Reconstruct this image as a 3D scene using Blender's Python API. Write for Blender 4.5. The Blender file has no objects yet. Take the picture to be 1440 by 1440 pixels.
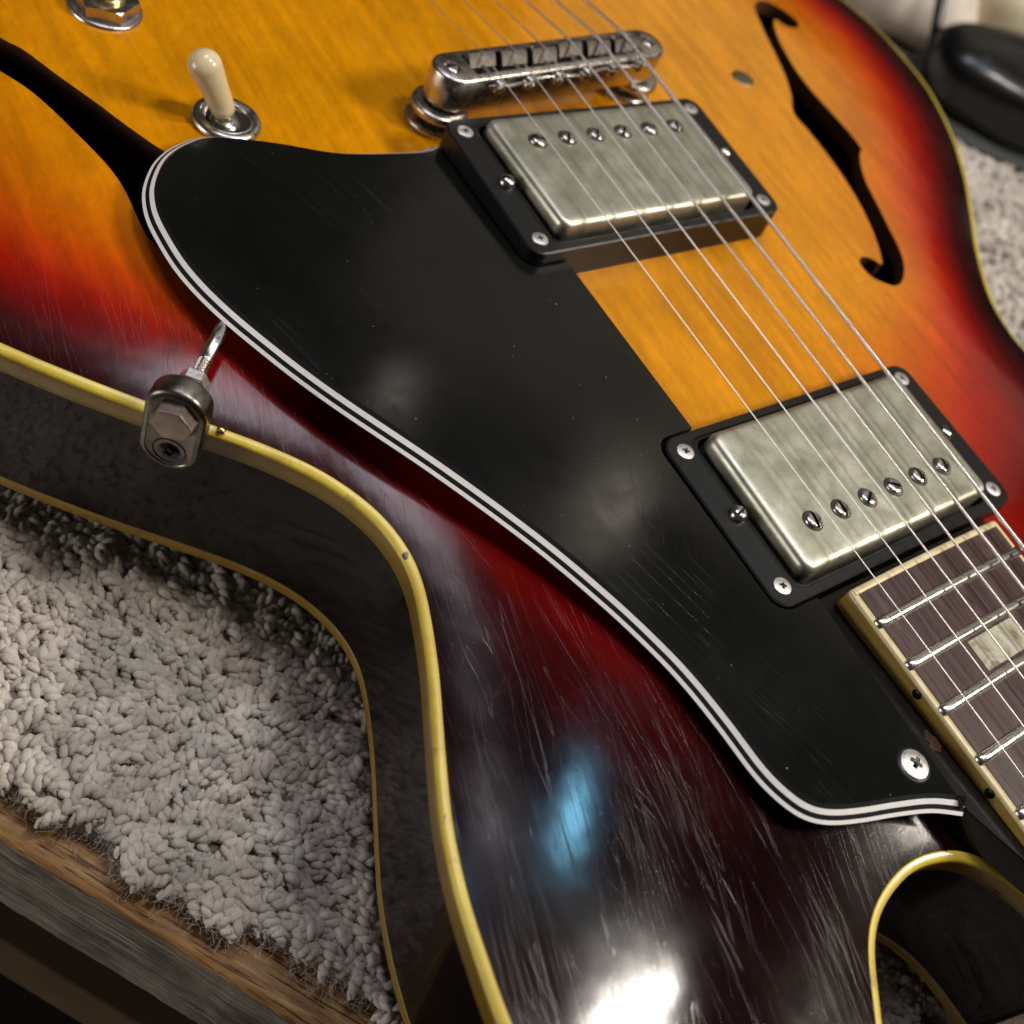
import bpy, bmesh, math, random
import numpy as np, time
_T0 = time.time()
def tick(n): pass
from mathutils import Matrix, Vector
from mathutils.geometry import delaunay_2d_cdt

random.seed(7); rng = np.random.default_rng(7)
MM = 0.001
scene = bpy.context.scene
COL = scene.collection

# ------------------------------------------------------------------ camera
RC = Matrix(((0.51748293, 0.7854329, 0.33956822),
             (0.77759951, -0.26601576, -0.5697145),
             (-0.35714202, 0.55886561, -0.74841086)))
CPOS = Vector((205.24528212, -218.93134012, 178.02263429)) * MM
cam = bpy.data.cameras.new('camera')
cam_o = bpy.data.objects.new('camera', cam); COL.objects.link(cam_o)
rt = Vector(RC[0]); dn = Vector(RC[1]); fw = Vector(RC[2])
m = Matrix((rt, -dn, -fw)).transposed().to_4x4(); m.translation = CPOS
cam_o.matrix_world = m
cam.sensor_width = 36; cam.sensor_fit = 'HORIZONTAL'
cam.lens = 36 * 1624.97 / 1440
cam.clip_start = 0.01; cam.clip_end = 50
cam.dof.use_dof = True; cam.dof.focus_distance = 0.245; cam.dof.aperture_fstop = 13
scene.camera = cam_o

# ------------------------------------------------------------------ world, lamps, exposure
w = bpy.data.worlds.new('World'); scene.world = w; w.use_nodes = True
wn = w.node_tree; bg = wn.nodes['Background']
bg.inputs[0].default_value = (0.95, 0.85, 0.72, 1); bg.inputs[1].default_value = 0.025

def area(name, loc, target, sx, sy, power, color, spread=180, shape='RECTANGLE'):
    l = bpy.data.lights.new(name, 'AREA'); l.shape = shape; l.size = sx; l.size_y = sy
    l.energy = power; l.color = color; l.spread = math.radians(spread)
    o = bpy.data.objects.new(name, l); COL.objects.link(o)
    o.location = loc
    d = Vector(target) - Vector(loc)
    o.rotation_euler = d.to_track_quat('-Z', 'Y').to_euler()
    return o
TG = (0.11, -0.05, 0)
area('ceiling_panel', (-0.36, -0.06, 1.45), TG, 0.50, 0.40, 4.0, (0.95, 0.90, 1.0))
area('side_lamp', (0.66, 0.62, 0.74), TG, 0.20, 0.20, 7.2, (1.0, 0.91, 0.80))
area('far_lamp', (-0.60, 1.35, 0.95), TG, 1.2, 0.9, 0.9, (1.0, 0.86, 0.68))
area('window_light', (0.275, 0.21, 0.98), (0.2, -0.1, 0), 0.045, 0.26, 3.3, (1.0, 0.93, 0.84), shape='ELLIPSE')
area('screen_glow', (0.015, 0.215, 0.92), (0.17, -0.1, 0), 0.05, 0.11, 0.40, (0.25, 0.70, 1.0), shape='ELLIPSE')
area('small_lamp', (-0.16, 0.53, 0.70), TG, 0.03, 0.09, 0.055, (1.0, 0.85, 0.70), shape='ELLIPSE')
area('shelf_lamp', (-0.33, 0.35, 0.66), TG, 0.02, 0.035, 0.016, (1.0, 0.85, 0.75), shape='ELLIPSE')
area('front_fill', (-0.25, -1.3, 0.06), (0.12, -0.15, -0.08), 0.6, 0.4, 3.8, (1.0, 0.94, 0.88))  # added fill, no visible source: brightens the grey face of the board

vs = scene.view_settings
vs.view_transform = 'Standard'; vs.look = 'None'; vs.exposure = 0.27; vs.gamma = 1

# ------------------------------------------------------------------ object helpers
WM = {}
def root_at(name, loc, label, cat, group=None):
    o = bpy.data.objects.new(name, None); COL.objects.link(o)
    o.empty_display_size = 0.02
    o.location = Vector(loc) * MM
    o['label'] = label; o['category'] = cat
    if group: o['group'] = group
    WM[o.name] = Matrix.Translation(Vector(loc) * MM)
    return o
def link(name, me, parent=None, M=None, kind=None, label=None):
    """link a mesh object; M is its world matrix (translation in mm)"""
    o = bpy.data.objects.new(name, me); COL.objects.link(o)
    Mw = Matrix.Identity(4) if M is None else M.copy()
    Mw.translation = Mw.translation * MM
    if parent is not None:
        o.parent = parent
        L = WM[parent.name].inverted() @ Mw
        o.matrix_basis = L
    else:
        o.matrix_basis = Mw
    WM[o.name] = Mw
    if kind: o['kind'] = kind
    if label: o['label'] = label
    return o
def mesh(name, V, F, mat, smooth=True, recalc=False):
    me = bpy.data.meshes.new(name)
    V = np.asarray(V, float) * MM
    me.from_pydata([tuple(v) for v in V], [], [tuple(f) for f in F])
    if recalc:
        bm = bmesh.new(); bm.from_mesh(me); bmesh.ops.remove_doubles(bm, verts=bm.verts, dist=1e-7)
        bmesh.ops.recalc_face_normals(bm, faces=bm.faces); bm.to_mesh(me); bm.free()
    me.materials.append(mat)
    if smooth:
        me.polygons.foreach_set('use_smooth', [True] * len(me.polygons))
    me.update()
    return me
def sharp(me, ang=35):
    me.set_sharp_from_angle(angle=math.radians(ang)) if hasattr(me, 'set_sharp_from_angle') else None
    return me
def T(x, y, z): return Matrix.Translation((x, y, z))
def RX(a): return Matrix.Rotation(math.radians(a), 4, 'X')
def RY(a): return Matrix.Rotation(math.radians(a), 4, 'Y')
def RZ(a): return Matrix.Rotation(math.radians(a), 4, 'Z')
def axis_mat(p, d, up=(0, 0, 1)):
    """matrix whose local Z points along d, located at p (mm)"""
    d = Vector(d).normalized(); q = d.to_track_quat('Z', 'Y')
    M = q.to_matrix().to_4x4(); M.translation = Vector(p); return M
def catmull(P, closed, step):
    P = np.asarray(P, float); n = len(P); out = []
    rngs = range(n) if closed else range(n - 1)
    for i in rngs:
        if closed: a, b, c, d = P[(i-1) % n], P[i], P[(i+1) % n], P[(i+2) % n]
        else: a, b, c, d = P[max(i-1, 0)], P[i], P[i+1], P[min(i+2, n-1)]
        k = 12
        for j in range(k):
            t = j / k
            out.append(.5 * ((2*b) + (c-a)*t + (2*a-5*b+4*c-d)*t*t + (3*b-a-3*c+d)*t**3))
    if not closed: out.append(P[-1])
    Q = np.array(out)
    if closed: Q = np.vstack([Q, Q[:1]])
    s = np.concatenate([[0], np.cumsum(np.linalg.norm(np.diff(Q, axis=0), axis=1))])
    m_ = max(3, int(round(s[-1] / step)))
    u = np.linspace(0, s[-1], m_ + 1)
    R = np.stack([np.interp(u, s, Q[:, k]) for k in range(Q.shape[1])], 1)
    return R[:-1] if closed else R
def smooth_closed(P, it, closed=True):
    P = P.copy()
    for _ in range(it):
        if closed: P = .5*P + .25*(np.roll(P, 1, 0) + np.roll(P, -1, 0))
        else: P[1:-1] = .5*P[1:-1] + .25*(P[:-2] + P[2:])
    return P
def normals2(P, closed):
    if closed: t = np.roll(P, -1, 0) - np.roll(P, 1, 0)
    else: t = np.gradient(P, axis=0)
    t = t / (np.linalg.norm(t, axis=1)[:, None] + 1e-12)
    return np.stack([t[:, 1], -t[:, 0]], 1)          # right-hand side of travel
def inside(poly, X, Y):
    r = np.zeros(X.shape, bool); n = len(poly); j = n - 1
    for i in range(n):
        xi, yi = poly[i]; xj, yj = poly[j]
        c = ((yi > Y) != (yj > Y))
        with np.errstate(divide='ignore', invalid='ignore'):
            r ^= c & (X < (xj - xi) * (Y - yi) / (yj - yi + 1e-15) + xi)
        j = i
    return r
def rings(R, closed_u=True, close_v=False):
    """list of rings (n x 3 each) joined in strips"""
    V = np.vstack(R); n = len(R[0]); F = []
    k = len(R)
    for a in range(k if close_v else k - 1):
        b = (a + 1) % k
        for i in range(n if closed_u else n - 1):
            j = (i + 1) % n
            F.append((a*n + i, a*n + j, b*n + j, b*n + i))
    return V, F
def lathe(prof, seg=32):
    """prof: list (r, z); closes at axis if r == 0"""
    V = []; F = []
    idx = []
    for r, z in prof:
        if r <= 1e-9: idx.append([len(V)]); V.append((0, 0, z))
        else:
            idx.append(list(range(len(V), len(V) + seg)))
            V += [(r*math.cos(2*math.pi*i/seg), r*math.sin(2*math.pi*i/seg), z) for i in range(seg)]
    for a, b in zip(idx[:-1], idx[1:]):
        for i in range(seg):
            j = (i + 1) % seg
            if len(a) == 1 and len(b) == 1: continue
            if len(a) == 1: F.append((a[0], b[j], b[i]))
            elif len(b) == 1: F.append((a[i], a[j], b[0]))
            else: F.append((a[i], a[j], b[j], b[i]))
    return V, F
def prism(poly, z0, z1, bev=0.0):
    """extruded convex polygon with small chamfer at the top"""
    P = np.asarray(poly, float); n = len(P)
    c = P.mean(0)
    def ins(d):
        Nn = normals2(P, True); return P - Nn * d if True else P
    levels = [(P, z0), (P, z1 - bev)] + ([(ins(bev*.3), z1 - bev*.3), (ins(bev), z1)] if bev > 0 else [(P, z1)]) if bev > 0 else [(P, z0), (P, z1)]
    V = []; F = []
    for Q, z in levels: V += [(x, y, z) for x, y in Q]
    for a in range(len(levels) - 1):
        for i in range(n):
            j = (i + 1) % n
            F.append((a*n+i, a*n+j, (a+1)*n+j, (a+1)*n+i))
    F.append(tuple(range(n))[::-1]); F.append(tuple(range((len(levels)-1)*n, len(levels)*n)))
    return V, F
def rrect(w_, h_, r, k=6):
    P = []
    for cx, cy, a0 in ((w_/2-r, h_/2-r, 0), (-w_/2+r, h_/2-r, 90), (-w_/2+r, -h_/2+r, 180), (w_/2-r, -h_/2+r, 270)):
        for i in range(k + 1):
            a = math.radians(a0 + 90*i/k); P.append((cx + r*math.cos(a), cy + r*math.sin(a)))
    return np.array(P)
def merge(parts):
    V = []; F = []; o = 0
    for v, f in parts:
        v = [tuple(a) for a in v]
        V += v; F += [tuple(i + o for i in g) for g in f]; o += len(v)
    return V, F
def xf(vf, M):
    v, f = vf
    return [tuple(M @ Vector(a)) for a in v], f
def box(x0, x1, y0, y1, z0, z1):
    V = [(x, y, z) for x in (x0, x1) for y in (y0, y1) for z in (z0, z1)]
    F = [(0,1,3,2), (4,6,7,5), (0,4,5,1), (2,3,7,6), (0,2,6,4), (1,5,7,3)]
    return V, F
def boolean(me, cutters, name, mat):
    o = bpy.data.objects.new('tmp', me); COL.objects.link(o); cs = []
    for c in cutters:
        co = bpy.data.objects.new('tmpc', c); COL.objects.link(co); cs.append(co)
        md = o.modifiers.new('b', 'BOOLEAN'); md.operation = 'DIFFERENCE'; md.object = co; md.solver = 'EXACT'
    dg = bpy.context.evaluated_depsgraph_get(); dg.update()
    r = bpy.data.meshes.new_from_object(o.evaluated_get(dg)); r.name = name
    bpy.data.objects.remove(o)
    for c in cs: bpy.data.objects.remove(c)
    r.materials.clear(); r.materials.append(mat)
    for p in r.polygons: p.material_index = 0
    return r
def tube(path, rad, seg=8, caps=True):
    P = np.asarray(path, float); n = len(P)
    t = np.gradient(P, axis=0); t /= np.linalg.norm(t, axis=1)[:, None]
    up = np.array([0, 0, 1.]) if abs(t[0, 2]) < .9 else np.array([1., 0, 0])
    R = []
    rad = np.broadcast_to(rad, (n,))
    for i in range(n):
        a = np.cross(t[i], up); a /= np.linalg.norm(a); b = np.cross(t[i], a); up = -b if False else up
        R.append(np.array([P[i] + rad[i]*(math.cos(2*math.pi*k/seg)*a + math.sin(2*math.pi*k/seg)*b) for k in range(seg)]))
    V, F = rings(R)
    if caps:
        V = [tuple(v) for v in V]
        F.append(tuple(range(seg))); F.append(tuple(range((n-1)*seg, n*seg))[::-1])
    return V, F

# ------------------------------------------------------------------ materials
class NT:
    def __init__(s, name):
        s.m = bpy.data.materials.new(name); s.m.use_nodes = True
        s.t = s.m.node_tree; s.p = s.t.nodes['Principled BSDF']
        s.tc = s.t.nodes.new('ShaderNodeTexCoord')
    def n(s, typ, **kw):
        o = s.t.nodes.new(typ)
        for k, v in kw.items():
            if k.startswith('i_'): o.inputs[k[2:].replace('_', ' ')].default_value = v
            else: setattr(o, k, v)
        return o
    def l(s, a, b): s.t.links.new(a, b)
    def coord(s, scale=(1, 1, 1), rot=(0, 0, 0), loc=(0, 0, 0)):
        # rot gives the direction of the long axis; turned first, stretched after
        m1 = s.n('ShaderNodeMapping'); s.l(s.tc.outputs['Object'], m1.inputs[0])
        m1.inputs['Rotation'].default_value = [-math.radians(a) for a in rot]
        mp = s.n('ShaderNodeMapping'); s.l(m1.outputs[0], mp.inputs[0])
        mp.inputs['Scale'].default_value = scale; mp.inputs['Location'].default_value = loc
        return mp.outputs[0]
    def noise(s, scale, detail=4, rough=.5, vec=None, dist=0):
        o = s.n('ShaderNodeTexNoise'); o.inputs['Scale'].default_value = scale; o.inputs['Detail'].default_value = detail
        o.inputs['Roughness'].default_value = rough; o.inputs['Distortion'].default_value = dist
        s.l(vec if vec else s.tc.outputs['Object'], o.inputs['Vector']); return o.outputs['Fac']
    def ramp(s, fac, stops, interp='LINEAR'):
        r = s.n('ShaderNodeValToRGB'); r.color_ramp.interpolation = interp
        e = r.color_ramp.elements
        while len(e) < len(stops): e.new(0.5)
        for a, (p_, c) in zip(e, stops):
            a.position = p_; a.color = (c, c, c, 1) if not isinstance(c, tuple) else (*c[:3], 1)
        s.l(fac, r.inputs[0]); return r.outputs[0]
    def math(s, op, a, b=None, clamp=False):
        o = s.n('ShaderNodeMath', operation=op, use_clamp=clamp)
        for i, v in enumerate((a, b)):
            if v is None: continue
            if isinstance(v, (int, float)): o.inputs[i].default_value = v
            else: s.l(v, o.inputs[i])
        return o.outputs[0]
    def mix(s, fac, a, b, typ='MIX'):
        o = s.n('ShaderNodeMix', data_type='RGBA', blend_type=typ)
        for key, v in ((0, fac), (6, a), (7, b)):
            if isinstance(v, (int, float)): o.inputs[key].default_value = v if key == 0 else (v, v, v, 1)
            elif isinstance(v, tuple): o.inputs[key].default_value = (*v[:3], 1)
            else: s.l(v, o.inputs[key])
        return o.outputs[2]
    def bump(s, h, strength, dist=1e-4, normal=None):
        o = s.n('ShaderNodeBump'); o.inputs['Strength'].default_value = strength; o.inputs['Distance'].default_value = dist
        s.l(h, o.inputs['Height'])
        if normal: s.l(normal, o.inputs['Normal'])
        return o.outputs[0]
    def set(s, **kw):
        names = dict(color='Base Color', rough='Roughness', metal='Metallic', spec='Specular IOR Level', coat='Coat Weight',
                     crough='Coat Roughness', normal='Normal', cnormal='Coat Normal', sheen='Sheen Weight', sss='Subsurface Weight',
                     sheenr='Sheen Roughness', sssr='Subsurface Radius', ssss='Subsurface Scale', aniso='Anisotropic', ior='IOR',
                     trans='Transmission Weight', emis='Emission Color', ems='Emission Strength', cior='Coat IOR')
        for k, v in kw.items():
            i = s.p.inputs[names[k]]
            if isinstance(v, (int, float)): i.default_value = v
            elif isinstance(v, tuple): i.default_value = (*v, 1) if len(v) == 3 and i.type == 'RGBA' else v
            else: s.l(v, i)
        return s
    def scratches(s, layers):
        """sum of thin line families; layer = (angle, scale_along, scale_across, width, mask_scale, mask_lo, mask_hi, amount, seed)"""
        tot = None
        for ang, sa, sc, wd, ms, lo, hi, amt, seed in layers:
            v = s.coord(scale=(sa, sc, sa*2), rot=(0, 0, ang), loc=(seed, seed*1.7, seed*.3))
            nz = s.noise(1.0, 1.5, .45, v)
            d = s.math('ABSOLUTE', s.math('SUBTRACT', nz, 0.5))
            line = s.math('SUBTRACT', 1.0, s.math('DIVIDE', d, wd), True)
            mk = s.ramp(s.noise(ms, 2, .6, s.coord(scale=(1, 1, 1), loc=(seed*.11, seed*.07, 0))), [(lo, 0.0), (hi, 1.0)])
            line = s.math('MULTIPLY', s.math('MULTIPLY', line, mk), amt)
            tot = line if tot is None else s.math('MAXIMUM', tot, line)
        return tot

def m_top():
    s = NT('sunburst_lacquer')
    at = s.n('ShaderNodeAttribute', attribute_name='burst')
    b = s.math('ADD', at.outputs['Fac'], s.math('MULTIPLY', s.math('SUBTRACT', s.noise(18, 3), .5), .05))
    col = s.ramp(b, [(0.00, (.68, .300, .001)), (.18, (.67, .245, .001)), (.30, (.56, .125, .001)), (.40, (.50, .050, .001)),
                     (.50, (.34, .010, .001)), (.62, (.16, .002, .001)), (.76, (.045, .0012, .0012)), (1.0, (.008, .0010, .0012))], 'LINEAR')
    # long grain and short flecks of the maple veneer
    g = s.noise(1, 5, .6, s.coord(scale=(26, 240, 200), rot=(0, 0, -4)))
    fl = s.noise(1, 4, .7, s.coord(scale=(260, 500, 400), rot=(0, 0, -30)))
    cl = s.noise(30, 5, .65)
    gg = s.ramp(g, [(.3, .78), (.7, 1.14)]); ff = s.ramp(fl, [(.35, .92), (.7, 1.09)]); cc = s.ramp(cl, [(.3, .82), (.7, 1.12)])
    v = s.math('MULTIPLY', s.math('MULTIPLY', gg, ff), cc)
    col = s.mix(1.0, col, v, 'MULTIPLY')
    sc = s.scratches([(-14, 6, 300, .0022, 16, .44, .58, 1.0, 3.1), (-24, 8, 260, .0020, 14, .46, .60, .9, 9.7),
                      (-6, 9, 340, .0020, 20, .46, .6, .8, 17.3), (12, 14, 240, .002, 26, .54, .66, .7, 23.1),
                      (-55, 25, 240, .004, 26, .56, .68, .6, 31.7), (-18, 12, 800, .003, 24, .47, .62, .5, 41.3)])
    fine = s.noise(1, 3, .6, s.coord(scale=(26, 900, 500), rot=(0, 0, -16)))
    pits = s.ramp(s.noise(1100, 2, .5), [(.68, 0.0), (.73, 1.0)])
    h = s.math('SUBTRACT', s.math('MULTIPLY', fine, .45), s.math('ADD', sc, s.math('MULTIPLY', pits, .25)))
    wav = s.bump(s.noise(30, 3, .5), .4, 6e-4)
    nb2 = s.bump(h, .24, 4e-5, wav)
    haze = s.ramp(s.noise(30, 4, .6), [(.35, .09), (.75, .17)])
    cr = s.math('ADD', haze, s.math('MULTIPLY', sc, .12))
    col = s.mix(s.math('MULTIPLY', s.math('ADD', sc, s.math('MULTIPLY', pits, .8)), .03), col, (.34, .30, .28))
    s.set(color=col, rough=.5, spec=.0, coat=1.0, crough=cr, cnormal=nb2, normal=wav, cior=1.45)
    return s.m
def m_side():
    s = NT('dark_walnut_lacquer')
    c = s.ramp(s.noise(1, 4, .6, s.coord(scale=(20, 20, 160))), [(.3, (.004, .002, .001)), (.7, (.011, .005, .003))])
    sc = s.scratches([(5, 9, 200, .004, 18, .5, .65, 1, 5.5)])
    nb = s.bump(s.math('ADD', s.noise(55, 3), s.math('MULTIPLY', sc, .3)), .06, 6e-4)
    s.set(color=c, rough=.4, spec=.1, coat=.5, crough=s.ramp(s.noise(60, 3), [(.3, .03), (.7, .09)]), cnormal=nb, cior=1.4); return s.m
def m_binding(name='aged_yellow_binding', k=(1, 1, 1)):
    s = NT(name)
    f_ = lambda c: tuple(a*b for a, b in zip(c, k))
    c = s.ramp(s.noise(60, 4, .65), [(.30, f_((.52, .37, .030))), (.50, f_((.66, .50, .050))), (.72, f_((.76, .62, .090)))])
    st = s.ramp(s.noise(1, 3, .7, s.coord(scale=(160, 160, 40))), [(.60, 0.0), (.72, 1.0)])
    c = s.mix(s.math('MULTIPLY', st, .45), c, (.16, .085, .02))
    chip = s.ramp(s.noise(1, 2, .5, s.coord(scale=(130, 130, 260), loc=(3.3, 1.1, 0))), [(.735, 0.0), (.75, 1.0)])
    c = s.mix(chip, c, (.04, .02, .008))
    grime = s.ramp(s.noise(28, 4, .7), [(.5, 0.0), (.8, .6)])
    c = s.mix(grime, c, f_((.40, .26, .05)))
    nb = s.bump(s.noise(400, 4, .6), .25, 1.2e-4)
    s.set(color=c, rough=.38, coat=.5, crough=.16, normal=nb, sss=.0); return s.m
def m_ivory():
    s = NT('cream_binding')
    c = s.ramp(s.noise(300, 4, .6), [(.3, (.62, .50, .24)), (.7, (.80, .70, .42))])
    c = s.mix(s.ramp(s.noise(900, 3, .6), [(.62, 0.0), (.75, .6)]), c, (.30, .18, .06))
    s.set(color=c, rough=.42, coat=.3, crough=.2, normal=s.bump(s.noise(900, 3), .3, 8e-5)); return s.m
def m_fbside():
    s = NT('amber_binding_side')
    c = s.ramp(s.noise(1, 4, .6, s.coord(scale=(60, 300, 700))), [(.3, (.42, .25, .045)), (.7, (.66, .46, .12))])
    s.set(color=c, rough=.4, coat=.4, crough=.2); return s.m
def m_ply(name, c, rough, dusty=False):
    s = NT(name)
    if dusty:
        sc = s.scratches([(14, 9, 420, .0035, 26, .54, .70, .8, 4.4), (30, 12, 340, .002, 26, .54, .70, .8, 8.2),
                          (-30, 20, 300, .003, 30, .57, .72, .6, 12.9)])
        fine = s.noise(1, 3, .6, s.coord(scale=(60, 2000, 500), rot=(0, 0, 24)))
        pits = s.ramp(s.noise(900, 2, .5), [(.76, 0.0), (.78, 1.0)])
        col = s.mix(s.ramp(s.noise(16, 5, .6), [(.35, 0.0), (.75, 1.0)]), (.0030, .0034, .0032), (.0085, .0090, .0080))
        col = s.mix(s.math('MULTIPLY', sc, .07), col, (.5, .5, .48))
        col = s.mix(s.math('MULTIPLY', pits, .4), col, (.5, .5, .48))
        h = s.math('SUBTRACT', s.math('MULTIPLY', fine, .10), sc)
        r = s.ramp(s.noise(22, 5, .7), [(.32, .09), (.5, .15), (.7, .24)])
        wav = s.bump(s.noise(28, 2, .5), .25, 5e-4)
        s.set(color=col, rough=r, spec=.42, normal=s.bump(h, .5, 2.5e-5, wav))
    else:
        v = s.noise(700, 3, .6)
        col = s.mix(s.ramp(v, [(.35, 0.0), (.75, .25)]), c, tuple(a*.7 for a in c))
        s.set(color=col, rough=rough, spec=.5, normal=s.bump(v, .2, 4e-5))
    return s.m
def m_metal(name, c, r0, r1, tarn=(.12, .10, .07), amt=.4, sc=500, bump=.05):
    s = NT(name)
    a = s.noise(sc, 5, .65)
    col = s.mix(s.ramp(a, [(.45, 0.0), (.75, amt)]), c, tarn)
    s.set(color=col, metal=1.0, rough=s.ramp(s.noise(sc*1.7, 4, .6), [(.3, r0), (.7, r1)]), normal=s.bump(s.noise(sc*1.2, 3, .6), bump, 3e-5)); return s.m
def m_cover():
    s = NT('worn_nickel_cover')
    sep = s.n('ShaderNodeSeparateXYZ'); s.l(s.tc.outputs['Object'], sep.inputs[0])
    # darker greenish bands repeated at the string spacing
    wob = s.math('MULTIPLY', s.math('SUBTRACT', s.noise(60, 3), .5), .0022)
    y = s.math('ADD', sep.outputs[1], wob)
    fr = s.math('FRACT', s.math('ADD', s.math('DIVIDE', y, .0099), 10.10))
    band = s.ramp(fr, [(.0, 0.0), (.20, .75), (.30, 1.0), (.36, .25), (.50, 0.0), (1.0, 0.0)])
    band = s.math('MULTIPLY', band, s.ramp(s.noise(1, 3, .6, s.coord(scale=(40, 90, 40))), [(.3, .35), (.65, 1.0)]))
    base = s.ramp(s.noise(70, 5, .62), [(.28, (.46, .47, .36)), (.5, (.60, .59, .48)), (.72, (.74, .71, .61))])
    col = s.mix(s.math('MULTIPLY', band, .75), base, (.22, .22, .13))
    cl = s.ramp(s.noise(420, 5, .7, None, .6), [(.52, 0.0), (.75, .55)])
    col = s.mix(cl, col, (.30, .31, .22))
    rough = s.math('ADD', s.ramp(s.noise(130, 5, .65), [(.3, .36), (.7, .52)]), s.math('MULTIPLY', band, .10))
    nb = s.bump(s.noise(45, 3, .5), .35, 5e-4)
    nb = s.bump(s.noise(1, 3, .6, s.coord(scale=(90, 900, 300), rot=(0, 0, 20))), .25, 2e-5, nb)
    s.set(color=col, metal=1.0, rough=rough, normal=nb); return s.m
def m_plain(name, c, rough, spec=.5, coat=0, nz=None, var=.25, b=.15):
    s = NT(name)
    v = s.noise(nz or 200, 4, .6)
    col = s.mix(s.ramp(v, [(.3, 0.0), (.75, 1.0)]), c, tuple(a*(1-var) for a in c))
    s.set(color=col, rough=rough, spec=spec, coat=coat, crough=.1, normal=s.bump(v, b, 1e-4)); return s.m
def m_rosewood():
    s = NT('rosewood')
    g = s.noise(1, 5, .65, s.coord(scale=(26, 620, 300)))
    c = s.ramp(g, [(.28, (.022, .009, .008)), (.5, (.060, .029, .027)), (.72, (.105, .058, .052))])
    pores = s.ramp(s.noise(1, 3, .6, s.coord(scale=(120, 2200, 900))), [(.62, 0.0), (.68, 1.0)])
    c = s.mix(pores, c, (.010, .005, .004))
    s.set(color=c, rough=.42, spec=.45, normal=s.bump(s.math('SUBTRACT', g, pores), .45, 8e-5)); return s.m
def m_pearl():
    s = NT('pearl_inlay')
    v = s.noise(170, 4, .6, None, 1.5)
    c = s.ramp(v, [(.30, (.20, .15, .08)), (.45, (.45, .42, .30)), (.6, (.66, .62, .50)), (.75, (.34, .32, .22))])
    s.set(color=c, rough=.22, coat=1, crough=.1, metal=.15, normal=s.bump(v, .4, 1e-4)); return s.m
def m_wool(name, dark=1.0):
    s = NT(name)
    oi = s.noise(75, 4, .65)
    fib = s.noise(5200, 3, .7)
    c = s.ramp(oi, [(.30, tuple(a*dark for a in (.49, .425, .36))), (.50, tuple(a*dark for a in (.68, .61, .54))), (.70, tuple(a*dark for a in (.85, .79, .72)))])
    at = s.n('ShaderNodeAttribute', attribute_name='tone')
    c = s.mix(1.0, c, at.outputs['Color'], 'MULTIPLY')
    c = s.mix(1.0, c, s.ramp(fib, [(.3, .80), (.7, 1.12)]), 'MULTIPLY')
    s.set(color=c, rough=.95, spec=.12, sheen=.35, sheenr=.5, normal=s.bump(fib, .8, 2.5e-4)); return s.m
def m_goldwood():
    s = NT('worn_golden_oak')
    rot = 31.9
    g = s.noise(1, 7, .72, s.coord(scale=(60, 700, 700), rot=(0, 0, rot)))
    c = s.ramp(g, [(.30, (.075, .035, .012)), (.45, (.26, .135, .045)), (.58, (.42, .24, .085)), (.72, (.66, .45, .20))])
    por = s.ramp(s.noise(1, 2, .5, s.coord(scale=(75, 1500, 1500), rot=(0, 0, rot))), [(.57, 0.0), (.63, .9)])
    c = s.mix(por, c, (.035, .014, .005))
    cl = s.ramp(s.noise(45, 4, .6), [(.4, 0.0), (.7, .75)])
    c = s.mix(cl, c, (.25, .11, .03))
    s.set(color=c, rough=.48, spec=.4, normal=s.bump(s.math('SUBTRACT', g, por), .8, 3e-4)); return s.m
def m_greywood():
    s = NT('weathered_grey_wood')
    rot = 31.9
    g = s.noise(1, 8, .75, s.coord(scale=(40, 200, 700), rot=(0, 0, rot)))
    c = s.ramp(g, [(.34, (.05, .04, .03)), (.46, (.24, .20, .16)), (.56, (.42, .37, .31)), (.68, (.62, .56, .49))])
    c = s.mix(s.ramp(s.noise(50, 5, .65), [(.45, 0.0), (.75, .8)]), c, (.05, .038, .026))
    s.set(color=c, rough=.8, spec=.25, normal=s.bump(g, .9, 5e-4)); return s.m

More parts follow.
